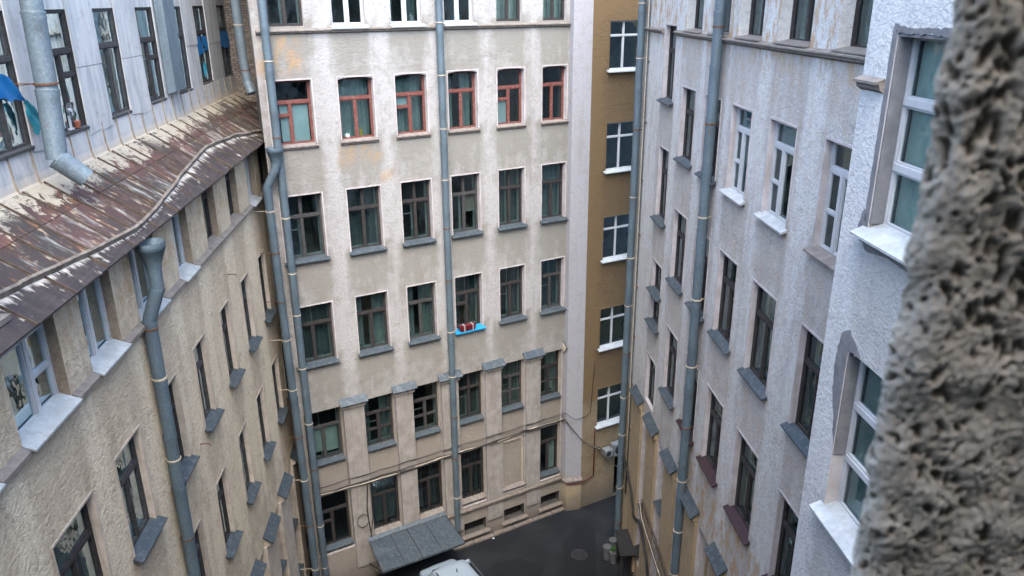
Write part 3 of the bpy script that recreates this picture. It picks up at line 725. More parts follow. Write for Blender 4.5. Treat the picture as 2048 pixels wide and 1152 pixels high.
lin = MB(WE.T); lin.box(h[0] + .001, h[0] + .025, -.165, -.01, h[2] + .8, h[3] - .001); lin.obj('cement_lining', 'cement', bE)
ledge(WE, 0, WE.sy(9.02), 21.12, .11, bE)

# ================================================================== LEFT BUILDING (C)
CP = (-7.0, 9.65)
WC = Wall((-7.0 - .083 * (28.6 - 9.65), 28.6), (-7.0 + .083 * 12.0, 9.65 - 12.0), flip=True)   # s runs towards the camera
bC = thing('apartment_building', (-7.4, 15, 0), 'beige stuccoed apartment building on the left under a rusty sheet metal roof with attic windows', 'building'); bC['wallmat'] = 'st_c'
Ccol = [(-.2, -1.4), (2.2, 1.0), (4.6, 3.4), (7.1, 5.75), (9.7 + 1.42, 9.7), (13.26, 12.1), (15.55, 14.35), (17.76, 16.85), (20.1, 19.2), (22.4, 21.5), (24.72, 23.8), (26.6, 25.55)]
Ccol[3] = (8.75, 7.35)
CC = [(WC.sy(a), WC.sy(b)) for a, b in Ccol[2:]]
for c in CC: pass
CRW = {2: (12.12, 14.24), 3: (8.3, 10.4)}
hC = []
for (a, b) in CC:
    for z0, z1 in CRW.values(): hC.append((a, b, z0, z1, .19, 1, 1.6))
    hC.append((a - .07, b + .07, 16.03, 17.84, .26, 2, 1.6))
for (a, b) in CC: hC.append((a - .03, b + .03, 1.2, 5.86, .3, 1, .3))
facade(WC, 0, WC.L, 0, 17.88, hC, bC, ('st_c', 'jamb', 'jamb_rough', 'room'), step=.4, under=True,
       soot=lambda a, z: (.55 if 16.0 < z < 17.6 else 0) + (.12 if a < 9 and z < 16 else 0) + (.3 if z < 7 else 0), rustz=lambda a, z: 1.0 if z > 16.6 else 0.0)
for i, (a, b) in enumerate(CC):
    for r, (z0, z1) in CRW.items():
        window(WC, a, b, z0, z1, .12, bC, 'grey' if (i + r) % 2 else 'dark', 'T', 'tin', 'curtain' if i % 3 else 'curtain_dark', trimmat='jamb', sout=.19, ear=.1)
    if i < 8:
        pass
    n = len(CC)
kinds = {0: 'white', 1: 'white', 2: 'white', 3: 'white', 4: 'white', 5: 'white', 6: 'dark', 7: 'dark', 8: 'white', 9: 'dark'}
for i, (a, b) in enumerate(CC):
    st = kinds.get(i, 'dark')
    w = window(WC, a - .07, b + .07, 16.03, 17.84, .18, bC, st, 'G' if i == 2 else ('M' if st == 'white' else 'T'), None, 'curtain' if st == 'white' and i != 2 else 'curtain_dark', inner=st != 'white')
    s_ = MB(WC.T)
    o_ = .17 if st == 'white' else .12
    s_.prism([(-.18, 16.13), (.0, 16.06), (o_, 16.0), (o_, 15.965), (.0, 16.025), (-.18, 16.05)], a - .06, b + .06); s_.obj('window_sill', 'tin_white' if st == 'white' else 'tin_brown', w)
    hs = [(a + .02, b - .02, 3.6, 5.75, .14, 1, 1.4), (a + .02, b - .02, 1.5, 2.9, .14, 1, 1.4)]
    facade(WC, a - .03, b + .03, 1.2, 5.86, hs, bC, ('st_c', 'jamb', 'jamb', 'room_dark'), name='bay_panel', n0=-.299, step=.6)
    window(WC, a + .02, b - .02, 3.6, 5.75, .1, bC, 'dark', 'T', 'tin', 'curtain_dark', n0=-.299, sout=.36, ear=0, inner=False)
    window(WC, a + .02, b - .02, 1.5, 2.9, .1, bC, 'dark', 'T', 'tin', 'curtain_dark', n0=-.299, sout=.36, ear=0, inner=False)
order = sorted(CC)
for (p, q) in zip(order, order[1:]):
    a0, a1 = p[1] + .035, q[0] - .035
    if a1 <= a0: continue
    p_ = MB(WC.T); p_.box(a0, a1, .002, .08, .4, 5.86); p_.obj('pilaster', 'jamb', bC)
    cap(WC, a0 + .0, a1 - .0, 6.26, bC, out=.30, drop=.22)
# ledge under the top storey: lengths of old tin between the sills
for (p, q) in zip(order, order[1:]):
    a0, a1 = p[1] + .1, q[0] - .1
    m = MB(WC.T); m.prism([(0.002, 16.07), (.12, 16.0), (.12, 15.93), (.002, 15.9)], a0, a1); m.obj('ledge_tin', 'tin_brown', bC)
for (p, q) in zip(order, order[1:]): pass

# ---- roof of the left building
YN = Vector((-1, -.083)).normalized()         # inland, away from the yard
YE = Vector((-.083, 1)).normalized()
def RC(y, u, h=0.0):                          # point of the roof plane: y along, u inland from facade, h above it
    b = Vector((-7.0 - .083 * (y - 9.65), y)) + YN * u
    z = 17.75 + (u + .35) * .657
    return (b.x - YN.x * h * .55, b.y, z + h * .84)
def lipu(y):
    P = [(2, .3), (9, .3), (10.4, .17), (11.5, .06), (13, -.07), (14.4, -.17), (15.7, -.10), (18.5, .16), (21.3, .38), (23.8, .22), (26.1, -.14), (29.5, -.1)]
    for (a, u), (b, v) in zip(P, P[1:]):
        if a <= y <= b: return u + (v - u) * (y - a) / (b - a)
    return P[0][1] if y < P[0][0] else P[-1][1]
under_ = MB()
for (y0, y1) in ((1.5, 29.3),):
    a, b, c, d = RC(y0, -.33, -.05), RC(y1, -.33, -.05), RC(y1, 1.5, -.05), RC(y0, 1.5, -.05)
    under_.add([a, b, c, d], [(0, 1, 2, 3)])
under_.obj('roof_deck', 'wood_dark', bC)
def sheet(name, y0, y1, ufn0, ufn1, mat, nseg=3, lift=0.0, curl=0.0, attr=None):
    m = MB(); K = 3; vals = []; rr = random.Random(int(y0 * 97 + 13))
    t1, t2 = rr.uniform(0, .018), rr.uniform(0, .018)
    for j in range(nseg + 1):
        v = j / nseg
        for i in range(K + 1):
            y = y0 + (y1 - y0) * i / K; u = ufn0(y) + (ufn1(y) - ufn0(y)) * v
            h = lift + t1 * (1 - v) + t2 * v + curl * (1 - v) ** 2 * sin(i * 2.1 + y0 * 3) + .006 * sin(i * 3 + j * 2 + y0)
            m.v.append(RC(y, u, h)); vals.append(attr(v) if attr else 0)
    n = K + 1
    top = len(m.v)
    for j in range(nseg):
        for i in range(K): k = j * n + i; m.f.append((k, k + 1, k + n + 1, k + n)); m.m.append(0)
    # turned down edge
    for i in range(n): x, y, z = m.v[i]; m.v.append((x, y, z - .03)); vals.append(0)
    for i in range(K): m.f.append((i, top + i, top + i + 1, i + 1)); m.m.append(0)
    # standing seam on the near side
    k = len(m.v)
    for j in range(nseg + 1):
        v = j / nseg; u = ufn0(y0) + (ufn1(y0) - ufn0(y0)) * v
        hh = lift + t1 * (1 - v) + t2 * v
        m.v += [RC(y0, u, hh + .035), RC(y0 + .018, u, hh + .035), RC(y0 + .02, u, hh - .02), RC(y0 - .002, u, hh - .02)]
        vals += [attr(v) * .6 if attr else 0] * 4
    for j in range(nseg):
        a = k + 4 * j; b = a + 4
        m.f += [(a, b, b + 1, a + 1), (a, a + 3, b + 3, b), (a + 1, b + 1, b + 2, a + 2)]; m.m += [1, 1, 1]
    return m.obj(name, (mat, 'seam'), bC, attrs={'foot': vals})
y = 1.6; i = 0
JU = .72
while y < 29.2:
    y1 = y + .8
    sheet('roof_sheet', y, y1 - .006, lambda t: JU, lambda t: 1.33, 'roof_up', attr=lambda v: v)
    sheet('roof_sheet', y - .0, y1 - .006, lambda t: lipu(t) + .02, lambda t: JU - .012, 'roof_low', nseg=3, lift=0.0)
    y = y1
y = 1.3
while y < 27.2:
    y1 = y + (1.25 if y < 20 else .9)
    far = y > 20
    sheet('eave_sheet', y, y1 - .008, lambda t: -.35, lambda t: lipu(t) - .012, 'roof_eave', nseg=8 if not far else 6, curl=.0 if not far else .05, attr=lambda v: v)
    y = y1
# wall gutter: upstanding folded lip running to the funnels
y = 2.0
while y < 26.8:
    y1 = min(y + .8, 26.9); m = MB(); K = 3; j1, j2 = random.uniform(-.012, .012), random.uniform(-.012, .012)
    prof = [(-.02, 0), (.0, .11), (.035, .125), (.05, .10), (.02, .0)]
    for i in range(K + 1):
        t = y + (y1 - y) * i / K
        for (du, hh) in prof: m.v.append(RC(t, lipu(t) + du + (j1 if i else j2), hh + (j2 if hh > .05 else 0)))
    n = len(prof)
    for i in range(K):
        for k in range(n - 1): a = i * n + k; m.f.append((a, a + 1, a + n + 1, a + n)); m.m.append(0)
    m.obj('gutter_lip', 'lip', bC); y = y1 - .01
# skirt of curved sheets up to the attic windows
y = 1.6
prof = [(1.24, .012), (1.34, .03), (1.385, .10), (1.41, .24), (1.425, .50), (1.435, .72)]
while y < 29.3:
    y1 = y + .8; m = MB(); K = 1; jj = random.uniform(-.012, .012); jt = random.uniform(-.03, .03)
    for (u, dz) in prof:
        for t in (y, y1 - .02):
            p = RC(t, u); z = 17.75 + (1.24 + .35) * .657 + dz if dz > .02 else p[2] + .012
            m.v.append((p[0], p[1], z + (jt if dz > .7 else 0)))
        for (t, e) in ((y1 - .03, .0), (y1 - .03, .03), (y1 - .012, .03), (y1 - .012, 0)):
            p = RC(t, u); z = 17.75 + (1.24 + .35) * .657 + dz if dz > .02 else p[2] + .012
            m.v.append((p[0] - YN.x * e, p[1], z + e * .5))
    for j in range(len(prof) - 1):
        a = j * 6; b = a + 6
        m.f.append((a, a + 1, b + 1, b)); m.m.append(0)
        for k in (2, 3, 4): m.f.append((a + k, a + k + 1, b + k + 1, b + k)); m.m.append(1)
    m.obj('skirt_sheet', ('wskirt', 'seam_cream'), bC); y = y1
# attic wall
WT = Wall((-8.83 - .0866 * (29.4 - 14.4) - .02, 29.4), (-8.83 + .0866 * 13, 14.4 - 13), flip=True)
Ty = [(2.6, 3.8), (5.2, 6.4), (7.9, 9.1), (10.5, 11.75), (13.1, 14.4), (15.65, 16.82), (18.05, 19.3), (20.6, 21.9), (23.05, 24.35), (25.45, 26.75), (28.2, 29.3)]
TT = [(WT.sy(b), WT.sy(a)) for a, b in Ty]
facade(WT, 0, WT.L, 18.3, 24.6, [(a, b, 19.52, 21.88, .16, 1, 1.4) for a, b in TT], bC, ('wmetal', 'wood_dark', 'wood_dark', 'room'), name='attic_wall', under=False)
for i, (a, b) in enumerate(TT):
    window(WT, a, b, 19.52, 21.88, .02, bC, 'dark' if i % 2 else 'grey', 'TF' if i % 2 else 'T', None, ['curtain', 'curtain_dark', 'curtain_pale'][i % 3], inner=True)
    s_ = MB(WT.T); s_.prism([(-.02, 19.56), (.05, 19.53), (.05, 19.48), (-.02, 19.48)], a, b); s_.obj('window_sill', 'wood_grey', bC)
srt = sorted(TT); gaps = [(p[1], q[0]) for p, q in zip(srt, srt[1:])]
for (a, b) in gaps:
    zj = 20.65 + random.uniform(-.1, .15)
    m_ = (a + b) / 2 + random.uniform(-.15, .15)
    for (z0, z1, x0, x1, t) in ((19.36 + random.uniform(-.04, .06), zj, a - .02, m_ - .01, .03), (19.36 + random.uniform(-.04, .06), zj, m_ + .01, b + .02, .035), (zj + .015, 22.3, a - .01, b + .01, .028), (22.315, 24.55, a - .01, b + .01, .028)):
        m = MB(WT.T); o1 = random.uniform(.0, .03); tl = random.uniform(-.04, .04) if z0 < 19.5 else 0
        m.add([(x0, t + o1, z0 + tl), (x1, t + o1 * .5, z0 - tl), (x1, t, z1), (x0, t, z1), (x0, .004, z0 + tl), (x1, .004, z0 - tl), (x1, .004, z1), (x0, .004, z1)],
              [(0, 1, 2, 3), (0, 4, 5, 1), (1, 5, 6, 2), (2, 6, 7, 3), (3, 7, 4, 0)])
        m.obj('cladding_sheet', 'wmetal', bC)
ab = MB(); ab.add([WT.T(0, 0, 24.6), WT.T(WT.L, 0, 24.6), WT.T(WT.L, -6, 26.6), WT.T(0, -6, 26.6)], [(0, 1, 2, 3)]); ab.obj('upper_roof', 'tin', bC)
# dormer corner at the left edge of the picture
dm = thing('roof_dormer', (-6.75, 9.9, 17.9), 'weathered dark wooden dormer corner with tin sill at the left edge of the roof', 'dormer')
m = MB(); 
def rb(m, y0, y1, u0, u1, z0, z1, mi=0):
    pts = []
    for z in (z0, z1):
        for (y, u) in ((y0, u0), (y1, u0), (y1, u1), (y0, u1)):
            b = Vector((-7.0 - .083 * (y - 9.65), y)) + YN * u; pts.append((b.x, b.y, z))
    m.add(pts, [(0, 3, 2, 1), (4, 5, 6, 7), (0, 1, 5, 4), (1, 2, 6, 5), (2, 3, 7, 6), (3, 0, 4, 7)], mi)
rb(m, 9.62, 9.74, .1, .22, 17.9, 19.2); rb(m, 8.4, 8.52, .1, .22, 17.9, 19.2); rb(m, 8.52, 9.62, .11, .2, 17.95, 18.05); rb(m, 8.52, 9.62, .11, .2, 19.08, 19.2)
m.obj('frame', 'wood_dark', dm)
m = MB(); rb(m, 8.52, 9.62, .15, .16, 18.05, 19.08); m.obj('glass_pane', 'glass', dm)
m = MB(); rb(m, 8.3, 9.9, -.12, .1, 17.98, 18.01); rb(m, 8.3, 9.9, -.14, -.12, 17.93, 18.01); m.obj('sill', 'tin_brown', dm)
m = MB(); rb(m, 8.4, 9.74, .22, 1.4, 17.9, 19.2); m.obj('cheek', 'wmetal', dm)
m = MB(); rb(m, 8.2, 9.9, -.1, 1.4, 19.2, 19.26); m.obj('roof', 'tin', dm)

# brick gable between attic and centre block
bk = thing('brick_gable', (-9.3, 29.5, 18), 'bare grey brick gable wall standing behind the last attic window', 'wall')
m = MB(); m.box(-10.3, -8.2, 29.46, 29.9, 17.5, 26); m.obj('mortar', 'mortar', bk)
bme = MB(); bme.box(-.108, .108, -.05, .05, -.034, .034); base = None
spots = []
for r in range(80):
    z = 18.55 + r * .086
    x = -10.25 + (r % 2) * .12
    while x < -8.25: spots.append((x, z)); x += .235
spots.sort(key=lambda p: (not (-10.1 < p[0] < -8.8 and p[1] < 22.3), random.random()))
rest = MB()
for k, (x, z) in enumerate(spots):
    o_y = 29.43 + random.uniform(-.02, .02)
    if k < 290:
        if base is None: base = bme.obj('brick', 'brick', bk); o = base
        else: o = base.copy(); col.objects.link(o)
        o.location = (x, o_y, z); o.rotation_euler = (0, random.uniform(-.03, .03), random.uniform(-.04, .04))
    else: rest.box(x - .108, x + .108, o_y - .05, o_y + .05, z - .034, z + .034)
ro = rest.obj('bricks', 'brick', bk); ro['kind'] = 'stuff'

# ================================================================== WALL AROUND THE CAMERA
bN = thing('near_facade', (0, -.6, 0), 'rough pebbly stucco wall edge filling the right of the picture, out of focus', 'wall'); bN['wallmat'] = 'st_n'
m = MB(); m.box(-8.0, 5.0, -1.2, -.5, 0, 24.3); m.obj('rear_wall', 'st_n', bN)
def pebble(m_):
    t = NT('pebble_dash'); p = t.pos(); n = t.noise(p, 220, 5, .8); n2 = t.noise(p, 16, 4, .6)
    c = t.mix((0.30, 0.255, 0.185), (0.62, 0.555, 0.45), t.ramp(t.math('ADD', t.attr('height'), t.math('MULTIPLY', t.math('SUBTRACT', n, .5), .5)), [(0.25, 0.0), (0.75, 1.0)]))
    c = t.mix(c, (0.12, 0.095, 0.07), t.ramp(t.attr('height'), [(0.1, .8), (0.42, 0.0)]))  # pits darkened in the colour to deepen the shade in the hollows
    c = t.mix(c, (0.34, 0.28, 0.20), t.ramp(n2, [(.5, 0), (.7, .6)]))
    t.bump(n, .8, .003); return t.out(c, .9)
M['pebble'] = pebble(0)
# profile of the rough pier: side face running away, rounded arris, face turned to the camera
XE, YF = .279, .50
prof = []
for i in range(90):
    w_ = (1 - i / 90.0) ** 2; prof.append((XE + .30 * w_, YF + .02 + .40 * w_))
for i in range(22):
    t = pi * (1 - i / 42.0); prof.append((XE + .02 + .02 * cos(t), YF + .02 - .02 * sin(t)))
x = XE + .014
while x < .47: prof.append((x + .008, YF)); x += .0013
while x < 1.4: prof.append((x, YF)); x += .05
zs = []; z = 21.45
while z < 22.1: zs.append(z); z += .0016
zs = [18, 20, 21, 21.25, 21.4] + zs + [22.2, 22.4, 22.8, 24, 24.3]
m = MB(); hv = []
def norm2(i):
    a = prof[max(i - 1, 0)]; b = prof[min(i + 1, len(prof) - 1)]; dx, dy = b[0] - a[0], b[1] - a[1]; L = hypot(dx, dy) or 1
    return (dy / L, -dx / L)
NN = [norm2(i) for i in range(len(prof))]
nv = noise
for z in zs:
    for i, (x, y) in enumerate(prof):
        p3 = Vector((x * 1.1, y, z * .78))
        w_ = nv.noise_vector(p3 * 55) * .75 + nv.noise_vector(p3 * 140) * .25
        d1, _ = nv.voronoi(p3 * 85 + w_)
        d2, _ = nv.voronoi(p3 * 190 + w_ + Vector((5, 1, 2)))
        size = nv.noise(p3 * 31) * .5 + .5
        pit = max(0.0, 1 - d1[0] / (.12 + .62 * size)) ; pit = min(1, pit * 1.7)
        pit2 = max(0.0, 1 - d2[0] / (.05 + .5 * size)); pit2 = min(1, pit2 * 1.5)
        lump = nv.noise(p3 * 26) * .5 + nv.noise(p3 * 75) * .35
        h = max(0.0, min(1.0, .72 + .35 * lump - .75 * pit - .35 * pit2))
        a = .0085 * (h - .6) + .005 * nv.noise(p3 * 38) + .0018 * nv.noise(p3 * 240)
        n_ = NN[i]; sgn = -1 if n_[1] > 0 else 1
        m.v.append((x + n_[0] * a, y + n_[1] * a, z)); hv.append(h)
P = len(prof)
for j in range(len(zs) - 1):
    for i in range(P - 1): k = j * P + i; m.f.append((k, k + 1, k + P + 1, k + P)); m.m.append(0)
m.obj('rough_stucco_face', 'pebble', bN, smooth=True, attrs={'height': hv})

# ================================================================== DRAINPIPES
def drainpipe(pts, r, label, wallpt, rings, funnel=None, mat='galv', seg=16, group='galvanised drainpipes', joints=1.1, base_z=None, outlet=False):
    """pts from top to bottom; rings = list of z; wallpt(z) -> point on wall"""
    zb = pts[-1][2]
    t = thing('drainpipe', (pts[-1][0], pts[-1][1], zb), label, 'drainpipe', group)
    P = [Vector(p) for p in pts]
    for a, b in zip(P, P[1:]):
        L = (b - a).length; n = max(1, int(round(L / 1.25)))
        for k in range(n):
            p0 = a.lerp(b, k / n); p1 = a.lerp(b, (k + 1) / n)
            d = (p1 - p0).normalized(); l = (p1 - p0).length
            m = MB()
            # each length swells to a beaded socket at its upper end
            q = [(0.0, r * 1.05), (.03, r * 1.09), (.06, r * 1.02), (.10, r * 1.07), (.14, r * 1.0), (max(.2, l * .5), r), (l + .03, r * .96)]
            jx = random.uniform(-.006, .006)
            m.tube([p0 + d * s + Vector((jx, jx * .5, 0)) * (s / l) for s, _ in q], [rr for _, rr in q], seg, cap=False)
            m.obj('pipe_section', mat, t, smooth=True)
    if funnel:
        a = P[0]; m = MB(); F = funnel
        m.tube([a + Vector((0, 0, F * 1.75)), a + Vector((0, 0, F * 1.6)), a + Vector((0, 0, F * 1.25)), a + Vector((0, 0, F * 1.2)), a + Vector((0, 0, .05)), a + Vector((0, 0, -.05))],
               [F * .98, F, F * .96, F * .9, r * 1.15, r * 1.05], 20, cap=False)
        m.tube([a + Vector((0, 0, F * 1.75)), a + Vector((0, 0, .1))], [F * .95, r], 20, cap=False)
        m.obj('funnel', mat, t, smooth=True)
    for z in rings:
        # centre of the pipe at that height
        c = None
        for a, b in zip(P, P[1:]):
            if b.z <= z <= a.z and abs(a.z - b.z) > .01: c = a.lerp(b, (a.z - z) / (a.z - b.z))
        if c is None: continue
        m = MB(); K = 16; pts2 = [c + Vector((cos(2 * pi * i / K), sin(2 * pi * i / K), 0)) * (r * 1.06) for i in range(K + 1)]
        m.tube([c + Vector((0, 0, .018)), c - Vector((0, 0, .018))], r * 1.10, 16, cap=True)
        w = Vector(wallpt(c)); 
        m.tube([c, Vector((w.x, w.y, c.z))], .012, 6)
        m.obj('bracket', 'ring' if random.random() < .7 else 'rustbr', t)
    return t
def wp(W, off=.0):
    def f(c):
        v = Vector((c.x, c.y)) - W.p; a = v.dot(W.d); return W.T(a + .25 * 0, off, c.z)
    return f
# centre pipe
def onW(W, x, n): return W.T(W.sx(x), n, 0)
x0, y0, _ = WA.T(WA.sx(-2.47), .2, 0)
drainpipe([(x0 + .03, y0, 23.6), (x0, y0, 1.0)], .125, 'tall blue-grey drainpipe down the middle of the centre facade', wp(WA), [22.9, 21.3, 19.6, 17.8, 16.0, 14.2, 12.2, 10.1, 8.2, 6.4, 4.5, 2.6])
# P3
x0, y0, _ = WA.T(WA.sx(-7.42), .2, 0)
drainpipe([(x0, y0, 23.8), (x0, y0, .3)], .13, 'blue-grey drainpipe in the left corner, the one crossing the red window with blinds', wp(WA), [22.6, 20.3, 18.0, 15.4, 13.5, 12.0, 10.0, 7.8, 5.9, 3.4, 1.5])
# P2
drainpipe([(-7.36, 24.25, 17.25), (-7.43, 24.25, 16.95), (-7.75, 24.2, 16.45), (-7.66, 24.2, 15.9), (-7.60, 24.2, .3)][0:1] + [(-7.43, 24.22, 17.0), (-7.73, 24.2, 16.45), (-7.62, 24.25, .3)], .135,
          'blue-grey drainpipe in the left corner with a funnel and elbow under the eave', wp(WC), [15.7, 14.3, 12.6, 11.2, 9.3, 7.4, 5.6, 3.6, 1.6], funnel=.27)
# P1
drainpipe([(-7.0, 14.42, 17.15), (-7.0, 14.42, 16.7), (-7.22, 14.3, 16.05), (-7.2, 14.12, 2.0)], .135,
          'nearest blue-grey drainpipe on the left facade with an open funnel below the gutter', wp(WC), [15.9, 14.8, 12.9, 10.9, 8.9, 6.9, 4.9], funnel=.29)
# P4
x0, y0, _ = WB.T(WB.sy(19.65), .2, 0)
drainpipe([(x0, y0, 24.2), (x0, y0, .5)], .135, 'blue-grey drainpipe down the middle of the right facade', wp(WB), [22.9, 21.35, 19.05, 16.65, 14.35, 12.35, 10.4, 8.6, 6.8, 5.2, 3.6, 2.0])
# P5
x0, y0, _ = WB.T(.35, .2, 0)
drainpipe([(x0, y0, 24.2), (x0, y0, .3)], .13, 'blue-grey drainpipe in the far right corner beside the ochre wall', wp(WB), [23.4, 21.85, 20.1, 17.7, 15.3, 13.0, 11.1, 9.1, 7.2, 5.5, 3.0, 1.2])
# attic pipes
drainpipe([(-8.3, 14.35, 24.5), (-8.35, 14.35, 19.55), (-8.28, 14.75, 19.15)] and [(-8.31, 14.55, 24.5), (-8.30, 14.32, 20.55), (-8.28, 14.14, 19.35), (-7.92, 14.3, 18.95)], .19,
          'thick spotted galvanised pipe in front of the attic wall, ending on the rusty roof', wp(WT), [20.65], mat='galv_new', group='galvanised drainpipes')
drainpipe([(-8.72, 26.3, 24.5), (-8.68, 26.3, 20.2), (-8.60, 26.25, 19.5), (-8.48, 26.15, 19.2)], .15, 'short galvanised pipe with open end in front of the brick gable', lambda c: (c.x, 29.4, c.z), [21.3, 19.9], mat='galv_new')
# flat duct
dt = thing('flat_duct', (-9.4, 22.4, 19.6), 'flat blue-grey sheet metal duct hanging beside the fourth attic window', 'duct')
m = MB(WT.T); a, b = WT.sy(22.95), WT.sy(22.0)
m.prism([(.05, 0), (.05, 0)], 0, 0) if False else None
m.add([(a, .06, 19.62), (b, .06, 19.62), (b + .05, .06, 24.5), (a - .0, .06, 24.5), (a + .02, .28, 19.68), (b - .02, .28, 19.68), (b + .03, .28, 24.5), (a + .02, .28, 24.5)],
      [(0, 1, 2, 3), (4, 5, 6, 7), (0, 4, 7, 3), (1, 2, 6, 5), (0, 1, 5, 4)])
m.obj('duct_body', 'galv_new', dt)

# ================================================================== CABLES
def cable(pts, r, name, par, mat='black', sag=0.05, seg=5):
    P = []; pts = [Vector(p) for p in pts]
    for a, b in zip(pts, pts[1:]):
        for k in range(6):
            t = k / 6; p = a.lerp(b, t); p.z -= sag * 4 * t * (1 - t); P.append(p)
    P.append(pts[-1]); m = MB(); m.tube(P, r, seg); return m.obj(name, mat, par, smooth=True)
cb = thing('cable_bundle', (-2, 27, 4.6), 'sagging bundle of black cables along the centre facade above the ground floor windows', 'cable')
XS = [-7.4, -6.4, -5.2, -4.2, -3.0, -2.0, -.8, .4, 1.3, 2.15]
for k in range(5):
    z0 = 4.58 + k * .03
    cable([WA.T(WA.sx(x), .13 + random.uniform(0, .04), z0 + random.uniform(-.06, .06) + (.06 if x > .3 else 0)) for x in XS] +
          [(2.3, 29.82, 4.72 + k * .02), (2.75, 29.86, 4.1), (3.15, 29.98, 3.55), (3.9, 30.3, 2.95 + .03 * k), (4.5, 29.6, 2.6), (4.5, 27.6, 3.7 + .04 * k)],
          .018, 'cable', cb, mat='black' if k != 2 else 'ring', sag=.03)
for k in range(2):
    cable([WA.T(WA.sx(x), .10, 4.93 + .05 * k + random.uniform(-.03, .03)) for x in XS] + [(2.3, 29.85, 5.1), (2.75, 29.9, 4.75), (3.4, 30.2, 4.85), (3.55, 30.27, 7.4)], .011, 'cable', cb, sag=.04)
cable([WA.T(WA.sx(-5.7), .13, 4.6), WA.T(WA.sx(-5.78), .12, 3.4), WA.T(WA.sx(-5.7), .12, 1.9)], .02, 'cable', cb, sag=0)
cable([WA.T(WA.sx(-5.62), .13, 4.6), WA.T(WA.sx(-5.6), .12, 3.0), WA.T(WA.sx(-5.75), .12, 1.9)], .014, 'cable', cb, sag=0)
lp = [WA.T(WA.sx(-5.95 + .2 * cos(t * pi / 8)), .12, 2.9 + .3 * sin(t * pi / 8)) for t in range(17)]
cable(lp, .012, 'cable', cb, sag=0)
cr = thing('cable_bundle', (4.8, 25, 4), 'thick black cable bundle sloping along the ochre base of the right facade', 'cable')
for k in range(6):
    o = .12 + .03 * (k % 3); dz = .05 * (k // 2)
    cable([WB.T(WB.sy(y), o, z + dz + random.uniform(-.05, .05)) for y, z in ((27.4, 4.5), (26.4, 4.3), (25.6, 3.9), (25.1, 3.2), (24.3, 3.55), (23.6, 3.3), (23.0, 2.9), (22.6, 2.2), (21.4, 1.6), (20.0, 1.0))], .022, 'cable', cr, sag=.02)
for k in range(3):
    cable([WB.T(WB.sy(y), .14 + .03 * k, z) for y, z in ((24.3, 4.6), (23.9, 4.1), (22.6, 3.9), (21.2, 3.75), (20.6, 3.3), (19.0, 3.1))], .02, 'cable', cr, mat='ring' if k == 1 else 'black', sag=.03)
tr = thing('cable_tray', (5.0, 22, 4), 'rusty open cable tray fixed between the ochre pilasters of the right facade', 'cable tray')
for dz in (0, .22): cable([WB.T(WB.sy(24.0), .15, 4.55 + dz), WB.T(WB.sy(20.2), .15, 4.1 + dz), WB.T(WB.sy(17.5), .15, 3.8 + dz)], .03, 'rail', tr, mat='seam', sag=0)
for k in range(9):
    yy = 23.9 - k * .7; zz = 4.55 - (24 - yy) * .115
    cable([WB.T(WB.sy(yy), .15, zz), WB.T(WB.sy(yy), .15, zz + .22)], .015, 'rung', tr, mat='seam', sag=0)
# red pipe on the pier
rp = thing('red_pipe', (3.7, 30.3, 2.0), 'thin dark red pipe rising on the ochre wall below the lowest white framed window', 'pipe')
cable([WO.T(WO.sx(3.62), .07, 1.55), WO.T(WO.sx(3.62), .07, 4.0)], .03, 'riser', rp, mat='redpipe', sag=0, seg=8)
cable([WO.T(WO.sx(3.62), .07, 1.57), (3.1, 29.93, 1.47), (2.4, 29.78, 1.48)], .025, 'horizontal_run', rp, mat='redpipe', sag=0, seg=8)
# white conduits beside the far right drainpipe
for k, (dx, lab) in enumerate(((.12, 'thin cream conduit directly beside the far right drainpipe'), (.28, 'thin grey conduit on the right facade, further from the far right drainpipe'))):
    c_ = thing('conduit', WB.T(.55 + dx, .05, 3.0), lab, 'conduit')
    cable([WB.T(.55 + dx, .05, 24.0), WB.T(.6 + dx, .05, 3.0)], .02, 'conduit_tube', c_, mat='ring' if k == 0 else 'tin', sag=0, seg=8)
    for z in range(4, 24, 2):
        m = MB(WB.T); m.box(.5 + dx, .66 + dx, .001, .05, z, z + .03); m.obj('clip', 'rustbr', c_)

# air conditioners on the ochre wall
def acunit(x, z, w, h, lab):
    t = thing('air_conditioner', WO.T(WO.sx(x), .2, z), lab, 'air conditioner', 'air conditioners on the ochre wall')
    s = WO.sx(x); m = MB(WO.T); m.box(s, s + w, .08, .42, z, z + h); m.obj('casing', 'ac', t)
    m = MB(WO.T); n = 16; c = (s + w * .4, z + h * .5); rr = h * .38
    m.add([(c[0] + rr * cos(2 * pi * i / n), .425, c[1] + rr * sin(2 * pi * i / n)) for i in range(n)], [tuple(range(n))]); m.obj('fan_grille', 'black', t)
    m = MB(WO.T); m.box(s + .05, s + .09, .002, .4, z - .05, z - .005); m.box(s + w - .09, s + w - .05, .002, .4, z - .05, z - .005); m.obj('bracket', 'rustbr', t)
acunit(3.98, 2.55, .38, .34, 'small air conditioner casing, the left one under the lowest ochre wall window')
acunit(4.38, 2.5, .62, .55, 'larger air conditioner casing, the right one under the lowest ochre wall window')

